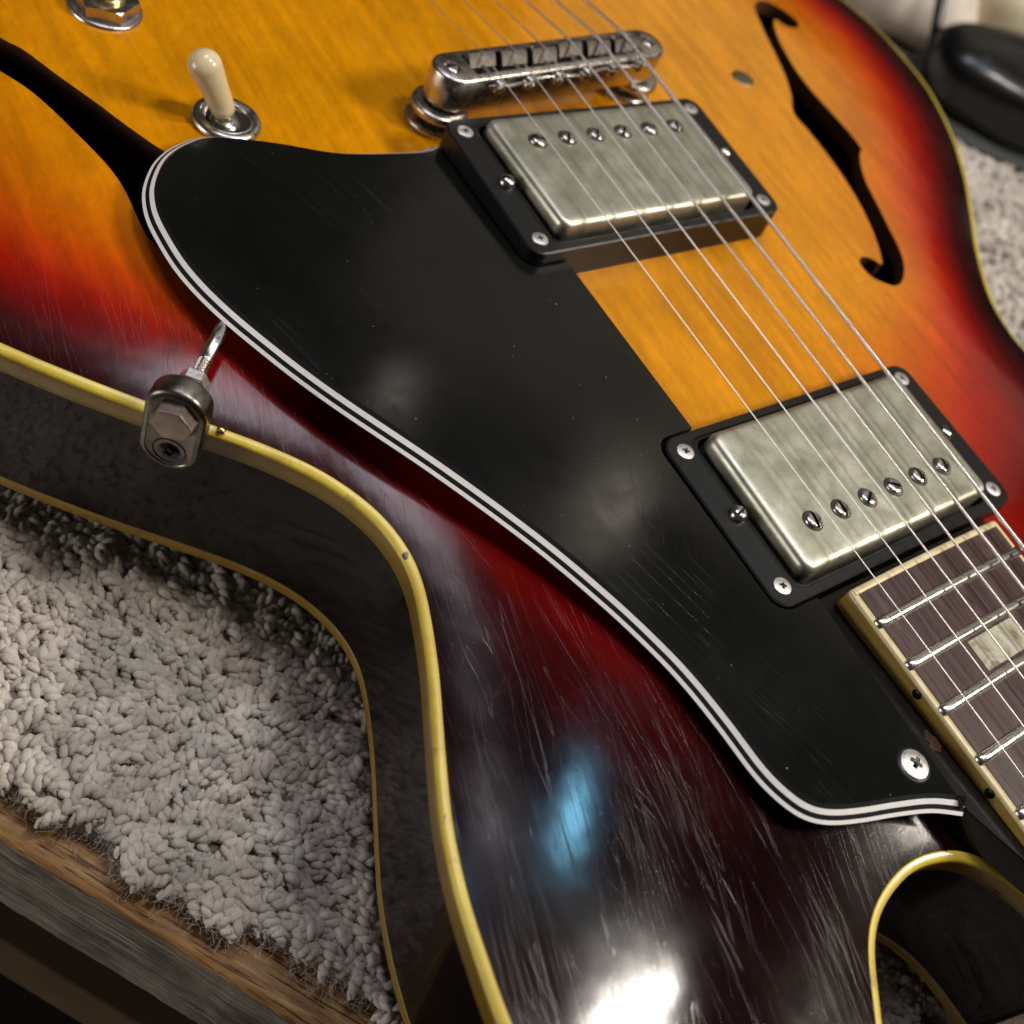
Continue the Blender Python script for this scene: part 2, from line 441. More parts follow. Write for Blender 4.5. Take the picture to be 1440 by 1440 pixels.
MAT = dict(
    top=m_top(), side=m_side(), binding=m_binding(), binding_side=m_binding('lacquered_shaded_binding_side', (.46, .36, .30)), ivory=m_ivory(), fbside=m_fbside(),
    guard=m_ply('pickguard_black', (.01, .01, .01), .3, True),
    black_ply=m_ply('black_ply', (.004, .004, .004), .45), white_ply=m_ply('white_ply', (.88, .87, .84), .5),
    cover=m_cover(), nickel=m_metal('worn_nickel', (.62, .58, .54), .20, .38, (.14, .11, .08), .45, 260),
    screw=m_metal('screw_steel', (.60, .57, .54), .16, .34, (.10, .08, .06), .4, 500),
    small_screw=m_metal('zinc_screw', (.80, .76, .73), .35, .55, (.25, .20, .17), .5, 700, .3),
    bracket=m_metal('brushed_bracket_steel', (.30, .275, .24), .26, .42, (.05, .043, .032), .8, 160, .2),
    coppery=m_metal('bolt_steel', (.58, .47, .40), .25, .45, (.12, .08, .05), .4, 220),
    saddle=m_metal('dull_saddle_metal', (.15, .135, .12), .40, .60, (.04, .03, .025), .6, 300), brass=m_metal('brass', (.80, .62, .25), .18, .35, (.25, .16, .05), .4, 500),
    slot=m_plain('slot_dark', (.006, .005, .004), .6), pore=m_plain('dirty_ring', (.035, .028, .018), .6),
    ring=m_plain('ring_plastic', (.0055, .006, .006), .42, .4, 0, 500, .5, .10),
    string=m_metal('string_steel', (.92, .88, .80), .34, .38, (.6, .5, .4), .15, 90, .0),
    wound=None, rosewood=m_rosewood(), pearl=m_pearl(), fret=m_metal('fret_nickel', (.66, .65, .60), .20, .34, (.3, .27, .2), .25, 60),
    cream=m_plain('cream_plastic', (.80, .66, .40), .25, .5, .6, 120, .12, .05), dot=m_plain('black_dot', (.006, .006, .006), .4),
    cavity=m_plain('raw_maple_inside', (.10, .045, .018), .8, .2), neck=m_plain('neck_lacquer', (.006, .004, .003), .35, .2, .3, 60, .4, .1),
    worn=m_plain('bare_worn_wood', (.085, .026, .010), .6, .3, 0, 500, .7), plug=m_metal('plug_metal', (.28, .22, .14), .35, .55, (.08, .06, .04), .5, 300),
    wool=m_wool('wool_loops'), backing=m_plain('carpet_backing', (.22, .18, .145), .95, .1, 0, 900, .8, .8),
    goldwood=m_goldwood(), greywood=m_greywood(), rail=m_plain('brown_rail_wood', (.16, .105, .06), .75, .2, 0, 40, .4),
    floor=m_plain('dark_floor', (.020, .015, .011), .7, .2), blackgloss=m_plain('black_gloss_leather', (.004, .004, .004), .35, .4, .25, 90, .4, .3),
    rubber=m_plain('grey_rubber', (.045, .048, .046), .6), cushion=m_plain('beige_cloth', (.86, .76, .66), .95, .1, 0, 40, .3),
    cushion2=m_plain('yellowish_cloth', (.86, .76, .52), .95, .1, 0, 40, .3),
)
def m_wound():
    s = NT('wound_string')
    w_ = s.n('ShaderNodeTexWave', wave_type='BANDS', bands_direction='Z'); w_.inputs['Scale'].default_value = 620
    s.l(s.tc.outputs['Object'], w_.inputs[0])
    s.set(color=(.80, .74, .68), metal=1.0, rough=.28, normal=s.bump(w_.outputs['Fac'], .6, 6e-5)); return s.m
MAT['wound'] = m_wound()

# ------------------------------------------------------------------ body outline and arched surface
ZE = -6.5; THK = 44.0
OUTL = [(49.1, -163.2), (60.1, -153.0), (70.6, -142.3), (79.7, -132.5), (88.0, -124.0), (97.7, -116.3), (108.3, -111.4), (117.7, -110.1),
        (124.6, -111.0), (131.1, -113.1), (141.0, -117.2), (147.6, -120.4), (157.8, -125.6), (169.5, -131.2), (181.2, -135.3), (192.9, -138.0), (203, -139.8),
        (216, -140.6), (231, -138), (246, -130), (256, -117), (258, -102), (252.5, -90), (244.6, -81.5), (236.8, -75.1), (229.6, -69.6), (226.2, -66.5), (223.4, -62.6),
        (221.4, -57.6), (220.0, -50), (220.4, -44), (222, -38.6), (224.4, -34.3), (228, -30.9), (232, -28.3), (236.5, -26.2), (241, -25), (248, -24.3), (254, -24), (258, -21), (258, 21), (250, 25), (238, 27), (226, 34), (221, 46),
        (221, 57), (228, 69), (244, 82), (255, 95), (258, 108), (252, 124), (238, 138), (215, 144), (192, 142), (170, 135), (150, 126), (135, 120.5), (120.4, 118.0),
        (110.3, 120.3), (100.3, 124.8), (83.5, 137.6), (66.0, 154.3), (50.1, 168.9), (32.8, 182.1), (14.0, 192.7), (-3.0, 199.0), (-30.3, 202.5),
        (-50.9, 199.5), (-78, 190), (-105, 172), (-130, 142), (-146, 100), (-153, 50), (-154, 0), (-153, -50), (-146, -100), (-130, -142), (-105, -172),
        (-78, -191), (-50, -201), (-26, -203), (-4, -199), (16, -189), (34, -176)]
OUT = smooth_closed(catmull(OUTL, True, 2.0), 3)
NOUT = normals2(OUT, True)                    # outward
def offs(d): return OUT - NOUT * d
# screened field: 1 on the rim, fading inwards
GX0, GY0, GS = -170.0, -216.0, 3.0
nx, ny = 148, 145
gx = GX0 + GS*np.arange(nx); gy = GY0 + GS*np.arange(ny)
XX, YY = np.meshgrid(gx, gy, indexing='ij')
MASK = inside(offs(1.0), XX, YY)
def screened(Ls, it=700, src=None):
    k = (GS/Ls)**2
    u = np.ones_like(XX) if src is None else src.copy()
    base = u.copy()
    for _ in range(it):
        a = (np.roll(u, 1, 0) + np.roll(u, -1, 0) + np.roll(u, 1, 1) + np.roll(u, -1, 1)) / (4 + k)
        u = np.where(MASK, a, base)
    return u
W1 = screened(22.0); W3 = screened(60.0)
W2 = screened(27.0)
def blur(u, n=2):
    for _ in range(n): u = .5*u + .125*(np.roll(u, 1, 0) + np.roll(u, -1, 0) + np.roll(u, 1, 1) + np.roll(u, -1, 1))
    return u
def bspl(u, x, y):
    fx = (np.asarray(x, float) - GX0)/GS; fy = (np.asarray(y, float) - GY0)/GS
    ix = np.clip(np.floor(fx).astype(int), 1, nx-3); iy = np.clip(np.floor(fy).astype(int), 1, ny-3)
    tx = fx - ix; ty = fy - iy
    def wts(t): return [(1-t)**3/6, (3*t**3-6*t**2+4)/6, (-3*t**3+3*t**2+3*t+1)/6, t**3/6]
    wx, wy = wts(tx), wts(ty); r = 0
    for a in range(4):
        for b in range(4): r = r + wx[a]*wy[b]*u[ix+a-1, iy+b-1]
    return r
HZ = blur(.6*(1-np.clip(W1, 0, 1))**1.5 + .4*(1-np.clip(W3, 0, 1))**1.5, 3)
def ztop(x, y):
    return ZE + 10.0*np.maximum(bspl(HZ, x, y), 0.0)
def z1(x, y): return float(ztop(np.array([x]), np.array([y]))[0])

# f-holes: outline on the arched top
FB = [(-42.1,133.8),(-42.9,137.8),(-40.7,141.6),(-36.3,144.5),(-31.4,145.8),(-27.8,144.2),(-26.8,140.9),(-28.2,137.1),(-31.2,135.9),(-31.6,133.8),
      (-23.4,128.1),(-14.4,124.3),(-3.4,120.8),(6.4,119.2),(16.0,118.8),(26.6,118.4),(35.2,117.0),(37.4,114.1),(42.8,109.2),(50.0,104.6),(59.1,100.7),(69.6,96.1),
      (78.1,92.4),(84.4,88.0),(89.3,82.0),(90.6,77.0),(88.4,73.3),(85.1,70.7),(80.7,70.7),(78.1,72.7),(78.1,75.9),(80.0,77.9),(82.1,79.3),(78.7,82.3),(74.8,84.9),
      (67.3,89.0),(56.9,93.4),(44.9,96.9),(34.3,98.9),(24.3,100.0),(15.6,100.8),(7.3,107.3),(-1.9,112.8),(-11.5,117.3),(-22.6,121.9),(-32.8,126.6),(-38.7,129.8)]
CAMV = np.array([205.245, -218.931, 178.023])
def drop_on_top(P):
    """slide points given at height 0 along their sight lines onto the arch"""
    out = []
    for x, y in P:
        d = np.array([x, y, 0.]) - CAMV; X = np.array([x, y, 0.])
        for _ in range(12):
            z = z1(X[0], X[1]); X = CAMV + d*((z - CAMV[2])/d[2])
        out.append(X[:2].copy())
    return np.array(out)
FBASS = drop_on_top(FB)
TU = drop_on_top([(-37.4,-133.2),(-32.5,-129.6),(-22.6,-125.1),(-13.1,-120.5),(-3.3,-116.1),(5.1,-111.7)])
TLo = drop_on_top([(-25.4,-137.3),(-18.4,-133.3),(-9.9,-130.4),(-4.9,-129.1),(3.2,-127.0),(9.8,-125.7),(16.8,-125.4),(27.9,-126.3),(33.1,-125.8)])
FT = [(-58,-150),(-60,-146),(-57,-141),(-50,-138)] + [tuple(p) for p in TU[::1]] + [(14.5,-104.5),(20,-100),(24.3,-99.5),(34.3,-98.5),(44.9,-96.5),(56.9,-93),(67.3,-88.6),(74.8,-84.6),(82.1,-79.3),
      (78.1,-75.9),(78.1,-72.7),(82,-70.7),(88.4,-73.3),(90.6,-77.0),(89.3,-82),(84.4,-88),(78,-92.4),(69.6,-96),(59,-101),(52,-106),(46,-114),(40,-122)] + [tuple(p) for p in TLo[::-1]] + \
     [(-33,-141),(-40,-145),(-46,-151),(-52,-153)]
FTREB = np.array(FT)

def build_top():
    rim = offs(1.9)
    holes = [catmull(FBASS, True, 1.2), catmull(FTREB, True, 1.2)]
    pts = [tuple(p) for p in rim]; edges = [(i, (i+1) % len(rim)) for i in range(len(rim))]
    for h in holes:
        b = len(pts); pts += [tuple(p) for p in h]; edges += [(b+i, b+(i+1) % len(h)) for i in range(len(h))]
    g = 2.6
    X, Y = np.meshgrid(np.arange(-156, 260, g), np.arange(-206, 206, g), indexing='ij')
    ok = inside(offs(3.4), X, Y)
    for h in holes:
        N = normals2(h, True)
        area_ = .5*np.sum(h[:, 0]*np.roll(h[:, 1], -1) - np.roll(h[:, 0], -1)*h[:, 1])
        big = h + N*(1.3 if area_ > 0 else -1.3)
        ok &= ~inside(big, X, Y)
    # inner rings keep the rim smooth
    r2 = offs(3.0)
    pts += [tuple(p) for p in r2[::1]]
    pts += list(zip(X[ok].tolist(), Y[ok].tolist()))
    r = delaunay_2d_cdt([Vector(p) for p in pts], edges, [], 0, 1e-5, False)
    V = np.array([tuple(v) for v in r[0]]); F = np.array([tuple(f) for f in r[2]])
    c = V[F].mean(1)
    keep = inside(offs(1.9), c[:, 0], c[:, 1])
    for h in holes: keep &= ~inside(h, c[:, 0], c[:, 1])
    F = F[keep]
    Z = ztop(V[:, 0], V[:, 1])
    V3 = np.column_stack([V, Z])
    nrm = np.cross(V3[F[:, 1]] - V3[F[:, 0]], V3[F[:, 2]] - V3[F[:, 0]])[:, 2]
    F[nrm < 0] = F[nrm < 0][:, ::-1]
    me = mesh('body_top', V3, F.tolist(), MAT['top'])
    bu = bspl(blur(W2, 1), V[:, 0], V[:, 1])
    bu = bu + np.where(V[:, 1] < 0, .0080, .0055)*np.clip(V[:, 0]-np.where(V[:, 1] < 0, 108, 90), 0, 75)*np.clip(np.abs(V[:, 1])/60, 0, 1)
    bu = np.clip(bu*np.where(V[:, 1] > 0, 1.12, 1.0), 0, 1)
    at = me.attributes.new('burst', 'FLOAT', 'POINT'); at.data.foreach_set('value', bu.astype(np.float32))
    return me, holes

tick('setup')
GUITAR = root_at('electric_guitar', (60, 0, -60), 'semi-hollow sunburst electric guitar with black pickguard lying on the beige looped carpet', 'guitar')
top_me, HOLES = build_top()
body = link('body_top', top_me, GUITAR, label='sunburst top, amber in the middle and dark red to black at the rim')
# f-hole walls
for h in HOLES:
    Z = ztop(h[:, 0], h[:, 1])
    V, F = rings([np.column_stack([h, Z - .0]), np.column_stack([h, Z - 5.0])])
    link('f_hole_wall', mesh('f_hole_wall', V, F, MAT['cavity']), body)
# centre block and inside of the back
bk = []
bk.append(box(-150, 215, -52, 52, -45, -6.2))
V, F = merge(bk); link('centre_block', mesh('centre_block', V, F, MAT['cavity'], False), GUITAR)
def cap(P, z):
    r = delaunay_2d_cdt([Vector(p) for p in P], [(i, (i+1) % len(P)) for i in range(len(P))], [], 1, 1e-6, False)
    Vc = np.array([tuple(v) for v in r[0]]); Fc = np.array([tuple(f) for f in r[2]])
    c = Vc[Fc].mean(1); keep = inside(np.asarray(P), c[:, 0], c[:, 1]); Fc = Fc[keep]
    a, b, d = Vc[Fc[:, 0]], Vc[Fc[:, 1]], Vc[Fc[:, 2]]
    cr = (b[:, 0]-a[:, 0])*(d[:, 1]-a[:, 1]) - (b[:, 1]-a[:, 1])*(d[:, 0]-a[:, 0])
    Fc[cr < 0] = Fc[cr < 0][:, ::-1]
    return [(v[0], v[1], z) for v in Vc], [tuple(f) for f in Fc]
# rim (sides)
zb0, zb1 = ZE - 5.6, ZE - THK + 3.6
V, F = rings([np.column_stack([offs(.12), np.full(len(OUT), z)]) for z in (zb0 + .6, zb0 - .2, (zb0+zb1)/2, zb1 + .2, zb1 - .6)])
link('body_side', mesh('body_side', V, [f[::-1] for f in F], MAT['side']), GUITAR)
V, F = cap(offs(1.0), ZE - THK + .3)
link('body_back', mesh('body_back', V, F, MAT['side'], False), GUITAR)
def ring_z(d, z): 
    P = offs(d); return np.column_stack([P, np.full(len(P), z)])
def top_z(d):
    P = offs(d); return np.column_stack([P, np.full(len(P), ZE)])
inn = offs(1.95); zi = ztop(inn[:, 0], inn[:, 1])
wob = .12*np.sin(np.arange(len(OUT))*.23) + .08*np.sin(np.arange(len(OUT))*.61+1)
def ring_w(d, z): 
    P = OUT - NOUT*(d + wob[:, None]*.4); return np.column_stack([P, np.full(len(P), z)])
V, F = rings([np.column_stack([inn, zi - .6]), np.column_stack([inn, zi + .10]), np.column_stack([offs(1.7), np.maximum(zi, ZE) + .13]), ring_w(.75, ZE + .10), ring_w(.30, ZE - .08), ring_w(.04, ZE - .45),
              ring_z(0, ZE - .9), ring_z(0, zb0 + .15), ring_z(.1, zb0), ring_z(1.0, zb0)])
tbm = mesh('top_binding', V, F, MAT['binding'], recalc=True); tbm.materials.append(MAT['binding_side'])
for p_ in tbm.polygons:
    if p_.center.z < (ZE-.75)*MM: p_.material_index = 1  # darker side copy: amber lacquer plus shading put into the colour
link('top_binding', tbm, GUITAR, label='aged yellow binding strip along the top edge, scraped and chipped')
V, F = rings([ring_z(1.0, zb1), ring_z(.1, zb1), ring_z(0, zb1 - .15), ring_z(0, ZE-THK+.5), ring_z(.15, ZE-THK+.15), ring_z(.5, ZE-THK), ring_z(2.0, ZE-THK)])
link('back_binding', mesh('back_binding', V, F, MAT['binding_side'], recalc=True), GUITAR)

tick('body')
# ------------------------------------------------------------------ screws
def me_fillister(name, r, h, slot, mat, ang=0):
    prof = [(0, 0), (r*.25, h*.0)] 
    P = [(0, -2)]; P = [(0, -2.0), (r*.98, -2.0), (r, -.1), (r*.97, h*.30), (r*.86, h*.62), (r*.62, h*.86), (r*.32, h*.97), (0, h)]
    V, F = lathe(P, 40)
    a = mesh(name, V, F, mat, recalc=True)
    V, F = box(-r*1.3, r*1.3, -slot, slot, h - .72, h + 3)
    c = mesh('c', V, F, mat, False, recalc=True)
    me = boolean(a, [c], name, mat); me.materials.append(MAT['slot'])
    me.polygons.foreach_set('use_smooth', [True]*len(me.polygons)); sharp(me, 40)
    for p in me.polygons:
        if abs(p.center.y) < slot*1.02*MM and p.center.z > (h-.8)*MM: p.material_index = 1  # slot faces coloured black to stand in for shade in the recess
    return me
def me_phillips(name, r, h, mat, k=.17):
    V, F = lathe([(0, -1.6), (r*.9, -1.6), (r, -.05), (r*.96, h*.35), (r*.70, h*.80), (r*.35, h*.97), (0, h)], 40)
    a = mesh(name, V, F, mat, recalc=True)
    def taper(rot):
        L_ = r*.60; w_ = r*k
        V = [(-L_, -w_, h+1), (L_, -w_, h+1), (L_, w_, h+1), (-L_, w_, h+1), (-L_*.35, -w_*.7, -.75), (L_*.35, -w_*.7, -.75), (L_*.35, w_*.7, -.75), (-L_*.35, w_*.7, -.75)]
        F = [(0,3,2,1), (4,5,6,7), (0,1,5,4), (1,2,6,5), (2,3,7,6), (3,0,4,7)]
        return mesh('c', [tuple(RZ(rot) @ Vector(v)) for v in V], F, mat, False, recalc=True)
    me = boolean(a, [taper(0), taper(90)], name, mat)
    me.polygons.foreach_set('use_smooth', [True]*len(me.polygons)); sharp(me, 40)
    return me
ME_POLE = me_fillister('pole_screw', 2.35, 1.0, .42, MAT['screw'])
ME_ADJ = me_fillister('height_screw', 2.2, 2.0, .33, MAT['screw'])
ME_RINGS = me_phillips('ring_screw', 2.2, .42, MAT['small_screw'], .16)
ME_GUARDS = me_phillips('pickguard_screw', 3.3, .95, MAT['small_screw'], .17)
V, F = lathe([(2.30, .06), (2.70, .03), (2.85, -.3)], 36); ME_PORE = mesh('pole_hole_rim', V, F, MAT['pore'])

# ------------------------------------------------------------------ pickups
def ring_mesh(slope, zc, wall_to):
    """mounting ring: local z=0 at top plane centre, tapered walls down to the body"""
    W_, L_ = 46.2, 90.2
    N_ = 9
    O = rrect(W_, L_, 4.2, N_); O2 = rrect(W_-.8, L_-.8, 3.9, N_); Ob = rrect(W_ + .5, L_ + .5, 4.4, N_)
    E0 = rrect(44.3, 75.2, 4.0, N_) if False else rrect(42.4, 74.6, 3.6, N_)
    I0 = rrect(40.6, 72.8, 3.0, N_)
    top = lambda P, dz: np.array([(x, y, dz - slope*x) for x, y in P])
    lo = np.array([(x, y, wall_to - zc) for x, y in Ob])
    R = [lo, top(O, -.35), top(O2, 0.0), top(rrect(W_-4.2, L_-13.6, 3.8, N_), .10), top(rrect(W_-4.6, L_-14.4, 3.7, N_), -.22), top(E0, -.22), top(I0, -.35), top(I0, -4.5)]
    V, F = rings(R)
    me = mesh('pickup_ring', V, F, MAT['ring'], recalc=True); sharp(me, 12)
    return me
def cover_mesh(h):
    R = []; W_, L_, r = 38.6, 70.2, 2.3
    for k, (d, z) in enumerate([(0, -8), (0, -2.4), (.10, -1.5), (.45, -.75), (1.1, -.22), (1.9, -.04), (3.2, 0), (6, .03)]):
        P = rrect(W_-2*d, L_-2*d, max(r + .8 - d, .8), 8)
        R.append(np.array([(x, y, z) for x, y in P]))
    V, F = rings(R); n = len(R[0]); V = [tuple(v) for v in V]
    F.append(tuple(range((len(R)-1)*n, len(R)*n)))
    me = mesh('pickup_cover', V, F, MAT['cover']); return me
def pickup(xc, zr, slope_r, zc, slope_c, pole_dx, wall_z, lab, slots):
    ring = link('pickup_ring', ring_mesh(slope_r, zr, wall_z), GUITAR, T(xc, 0, zr), label=lab + ' black plastic mounting ring')
    for sx, sy in ((-1,-1), (1,-1), (-1,1), (1,1)):
        link('ring_screw', ME_RINGS, ring, T(xc+sx*18.45, sy*40.5, zr - sx*18.45*slope_r + .05) @ RZ(rng.uniform(0, 90)))
    for sy in (-1, 1):
        link('height_screw', ME_ADJ, ring, T(xc, sy*39.1, zr + .1) @ RZ(rng.uniform(20, 160)) @ RX(rng.uniform(-4, 4)))
    zt = max(z1(xc + a, b) for a in (-20, 0, 20) for b in (-36, 0, 36))
    link('well_shade_plate', mesh('well_shade_plate', *box(-20.6, 20.6, -36.6, 36.6, -1, .15), MAT['slot'], False), ring, T(xc, 0, zt))  # flat dark plate standing in for the shaded cavity under the cover
    M = T(xc, 0, zc) @ RY(slope_c)
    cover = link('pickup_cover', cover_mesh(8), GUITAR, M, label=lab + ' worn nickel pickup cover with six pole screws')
    for i in range(6):
        y = (i-2.5)*9.86
        link('pole_screw', ME_POLE, cover, M @ T(pole_dx, y, .10 + rng.uniform(-.1, .2)) @ RZ(slots[i]))
        link('pole_hole_rim', ME_PORE, cover, M @ T(pole_dx, y, .03))
pickup(39.67, 10.3, .05, 13.9, 1.6, -9.15, -1.2, 'bridge side', [65, 150, 155, 140, 60, 150])
pickup(141.0, 5.0, .027, 8.8, 2.4, 9.0, -1.6, 'neck side', [170, 175, 125, 55, 178, 165])

# ------------------------------------------------------------------ pickguard
GO = [(16.9,-46.2),(17.9,-49.2),(17.4,-58),(15.2,-73.1),(10.3,-85.6),(6.9,-96.3),(5.8,-103.3),(7.3,-109.2),(9.7,-114.1),(13.3,-118.4),(18.9,-122.6),(23.6,-124.9),(29.3,-126.4),
      (35.7,-126.8),(43.5,-126.6),(51.2,-125.3),(59.1,-123.0),(66.5,-120.2),(77.3,-115.6),(88.5,-110.0),(108.5,-99.0),(129.8,-88.7),(147.3,-82.0),(160,-78.2),(169,-76.3),
      (179.1,-75.2),(189.9,-74.5),(196.9,-72.6),(201.3,-69.9),(204.3,-65.7),(207.0,-59.0),(209.7,-50.5),(212.8,-42.1),(216.6,-35.6)]
def gz(x): return 6.0 - .01*np.asarray(x)
def build_guard():
    P = smooth_closed(catmull(GO, False, 1.0), 2, False)
    N = -normals2(P, False)
    # travel goes toe -> neck with the plate on its left side
    c = np.array([100., -70.])
    if np.mean(np.sum((c - P)*N, 1)) < 0: N = -N
    H, B = 2.45, 3.1
    # the bevel stays shallow where the edge faces away
    def at(s):                                            # s=0 bottom edge, 1 top edge
        Q = P + N*(B*s)
        Q[:, 1] = np.minimum(Q[:, 1], -34.5) if False else Q[:, 1]
        return np.column_stack([Q, gz(Q[:, 0]) - H*(1-s)])
    g = root = None
    ti = at(1.0)
    # top face polygon: inner bevel line then right edge with two notches round the rings
    yR = -33.4
    xn0, xn1, yn = 117.1, 164.9, -45.9
    xb1 = 63.4
    poly = [tuple(p[:2]) for p in ti]
    # clip the ends to the straight edges
    poly = [p for p in poly if not (p[0] < 30 and p[1] > yn)]
    extra = [(215.2, -36.0), (167.0, -33.9), (xn1, -33.9), *[(xn1-4.6+4.6*math.cos(math.radians(a)), yn+4.6-4.6*math.sin(math.radians(a))) for a in range(0, 91, 15)], *[(xn0+4.6-4.6*math.sin(math.radians(a)), yn+4.6-4.6*math.cos(math.radians(a))) for a in range(0, 91, 15)], (xn0, yR), (xb1, yR),
             *[(xb1-4.6+4.6*math.cos(math.radians(a)), yn+4.6-4.6*math.sin(math.radians(a))) for a in range(0, 91, 15)]]
    poly = poly + extra
    n = len(poly)
    poly = np.array(poly)
    V, F = cap(poly, 0)
    V = np.array(V); 
    # fine refinement is not needed: it is a flat plate
    V[:, 2] = gz(V[:, 0])
    W = []
    base = [tuple(v) for v in V]
    # walls of the straight edges
    ex = np.array([poly[len(poly)-len(extra)-1].tolist()] + [list(e) for e in extra] + [poly[0].tolist()])
    k = len(ex); wv = [(x, y, float(gz(x))) for x, y in ex] + [(x, y, float(gz(x)) - H) for x, y in ex]
    wf = [(i, i+1, k+i+1, k+i) for i in range(k-1)]
    me = mesh('pickguard', base, F, MAT['guard'], False)
    gd = link('pickguard', me, GUITAR, label='large black pickguard with bevelled black and white layers')
    link('cut_edge', mesh('cut_edge', wv, wf, MAT['black_ply'], False), gd)
    bounds = [(0.0, .21, 'white_ply'), (.21, .46, 'black_ply'), (.46, .745, 'white_ply'), (.745, 1.0, 'black_ply')]
    for a, b, nm in bounds:
        step = .03
        A0, A1 = at(a), at(b)
        V, F = rings([A0, A1], closed_u=False)
        # end faces close each layer at the neck end
        e0, e1 = A0[-1], A1[-1]
        link(nm, sharp(mesh(nm, V, F, MAT[nm], recalc=True), 30), gd)
    A0 = at(0.0); A1 = A0.copy(); A1[:, 2] -= .5; A1[:, :2] += N*.15
    V, F = rings([A0, A1], closed_u=False)
    link('black_ply', mesh('black_ply', V, F, MAT['black_ply'], recalc=True), gd)
    # underside
    pu = np.vstack([at(.1)[:, :2], np.array(extra)])
    V, F = cap(pu, 0); V = np.array(V); V[:, 2] = gz(V[:, 0]) - H - .45
    link('underside', mesh('underside', V, F, MAT['black_ply'], False), gd)
    M = T(203.6, -40.6, float(gz(203)) + .15) @ RZ(25)
    link('pickguard_screw', ME_GUARDS, gd, M)
    V, F = lathe([(3.1, .05), (3.9, .02), (4.0, -.6)], 36)
    link('screw_recess', mesh('screw_recess', V, F, MAT['black_ply']), gd, T(203.6, -40.6, float(gz(203)) + .02))
    return gd
guard = build_guard()

# ------------------------------------------------------------------ pickguard bracket
def build_bracket():
    n = Vector((.715, -.70, 0)); t = Vector((.70, .715, 0))
    c = Vector((75.0, -137.6, -3.6))
    M = Matrix((t, Vector((0, 0, 1)), n)).transposed().to_4x4()      # local x=tangent, y=up, z=outward
    M.translation = c
    P = []
    r, hl = 6.1, 5.4
    for i in range(17): a = math.pi*i/16; P.append((r*math.cos(a), hl + r*math.sin(a)))
    for i in range(17): a = math.pi + math.pi*i/16; P.append((r*math.cos(a), -hl + r*math.sin(a)))
    P = np.array(P); N = normals2(P, True)
    R = [np.column_stack([P - N*d, np.full(len(P), z)]) for d, z in ((.6, .1), (.1, .5), (0, 1.0), (0, 4.4), (.15, 5.0), (.55, 5.35), (1.2, 5.5), (1.35, 5.25), (1.5, 5.2))]
    V, F = rings(R); V = [tuple(v) for v in V]; k = len(P); F.append(tuple(range(8*k, 9*k)))
    plate = link('bracket_plate', sharp(mesh('bracket_plate', V, F, MAT['bracket'], recalc=True), 45), GUITAR, M, label='rounded steel bracket plate fixed to the rim by a dark screw')
    # hex bolt head
    hx = [(4.3*math.cos(math.radians(60*i+12)), 4.3*math.sin(math.radians(60*i+12))) for i in range(6)]
    V, F = prism(hx, 0, 2.9, .35)
    Mb = M @ T(.2, 4.9, 5.25)
    link('hex_bolt', mesh('hex_bolt', V, F, MAT['coppery'], False, recalc=True), plate, Mb)
    V, F = lathe([(2.9, .02), (4.6, .02), (5.1, .25), (5.4, .1)], 40)
    link('washer_mark', mesh('washer_mark', V, F, MAT['bracket']), plate, M @ T(.2, 4.9, 5.2))
    # lower screw
    V, F = lathe([(3.4, .05), (2.9, -.4), (2.6, -1.1), (0, -1.2)], 36)
    link('screw_seat', mesh('screw_seat', V, F, MAT['slot']), plate, M @ T(.2, -5.9, 5.35))
    link('rim_screw', me_phillips('rim_screw', 2.4, .9, MAT['blackgloss'], .2), plate, M @ T(.2, -5.9, 4.9) @ RZ(20))
    # threaded rod with its nut
    p0 = M @ Vector((.2, 4.9, 0)); p1 = Vector((58.8, -121.6, 1.6)); d = (p1 - p0).normalized(); Ln = (p1 - p0).length
    R = []
    zs = np.linspace(0, 10.6, 220)
    rr = 1.32 + .18*np.sin(zs*2*math.pi/.62)
    seg = 14
    R = [np.array([(q*math.cos(2*math.pi*k/seg), q*math.sin(2*math.pi*k/seg), z) for k in range(seg)]) for z, q in zip(zs, rr)]
    R += [np.array([(q*math.cos(2*math.pi*k/seg), q*math.sin(2*math.pi*k/seg), z) for k in range(seg)]) for z, q in ((10.8, 1.25), (10.9, 1.42), (Ln-.3, 1.42), (Ln, 1.2))]
    V, F = rings(R)
    rod = link('threaded_rod', mesh('threaded_rod', V, F, MAT['nickel'], recalc=True), GUITAR, axis_mat(p0, d))
    hx = [(3.1*math.cos(math.radians(60*i)), 3.1*math.sin(math.radians(60*i))) for i in range(6)]
    V, F = prism(hx, 0, 2.5, .3)
    link('nut', mesh('nut', V, F, MAT['small_screw'], False, recalc=True), rod, axis_mat(p0 + d*3.2, d))
    # tiny brad beside the plate
    V, F = lathe([(0, -1), (.9, -1), (1.0, .2), (.7, .8), (0, 1.0)], 16)
    link('brad', mesh('brad', V, F, MAT['brass']), GUITAR, T(79.6, -130.9, -6.0))
build_bracket()

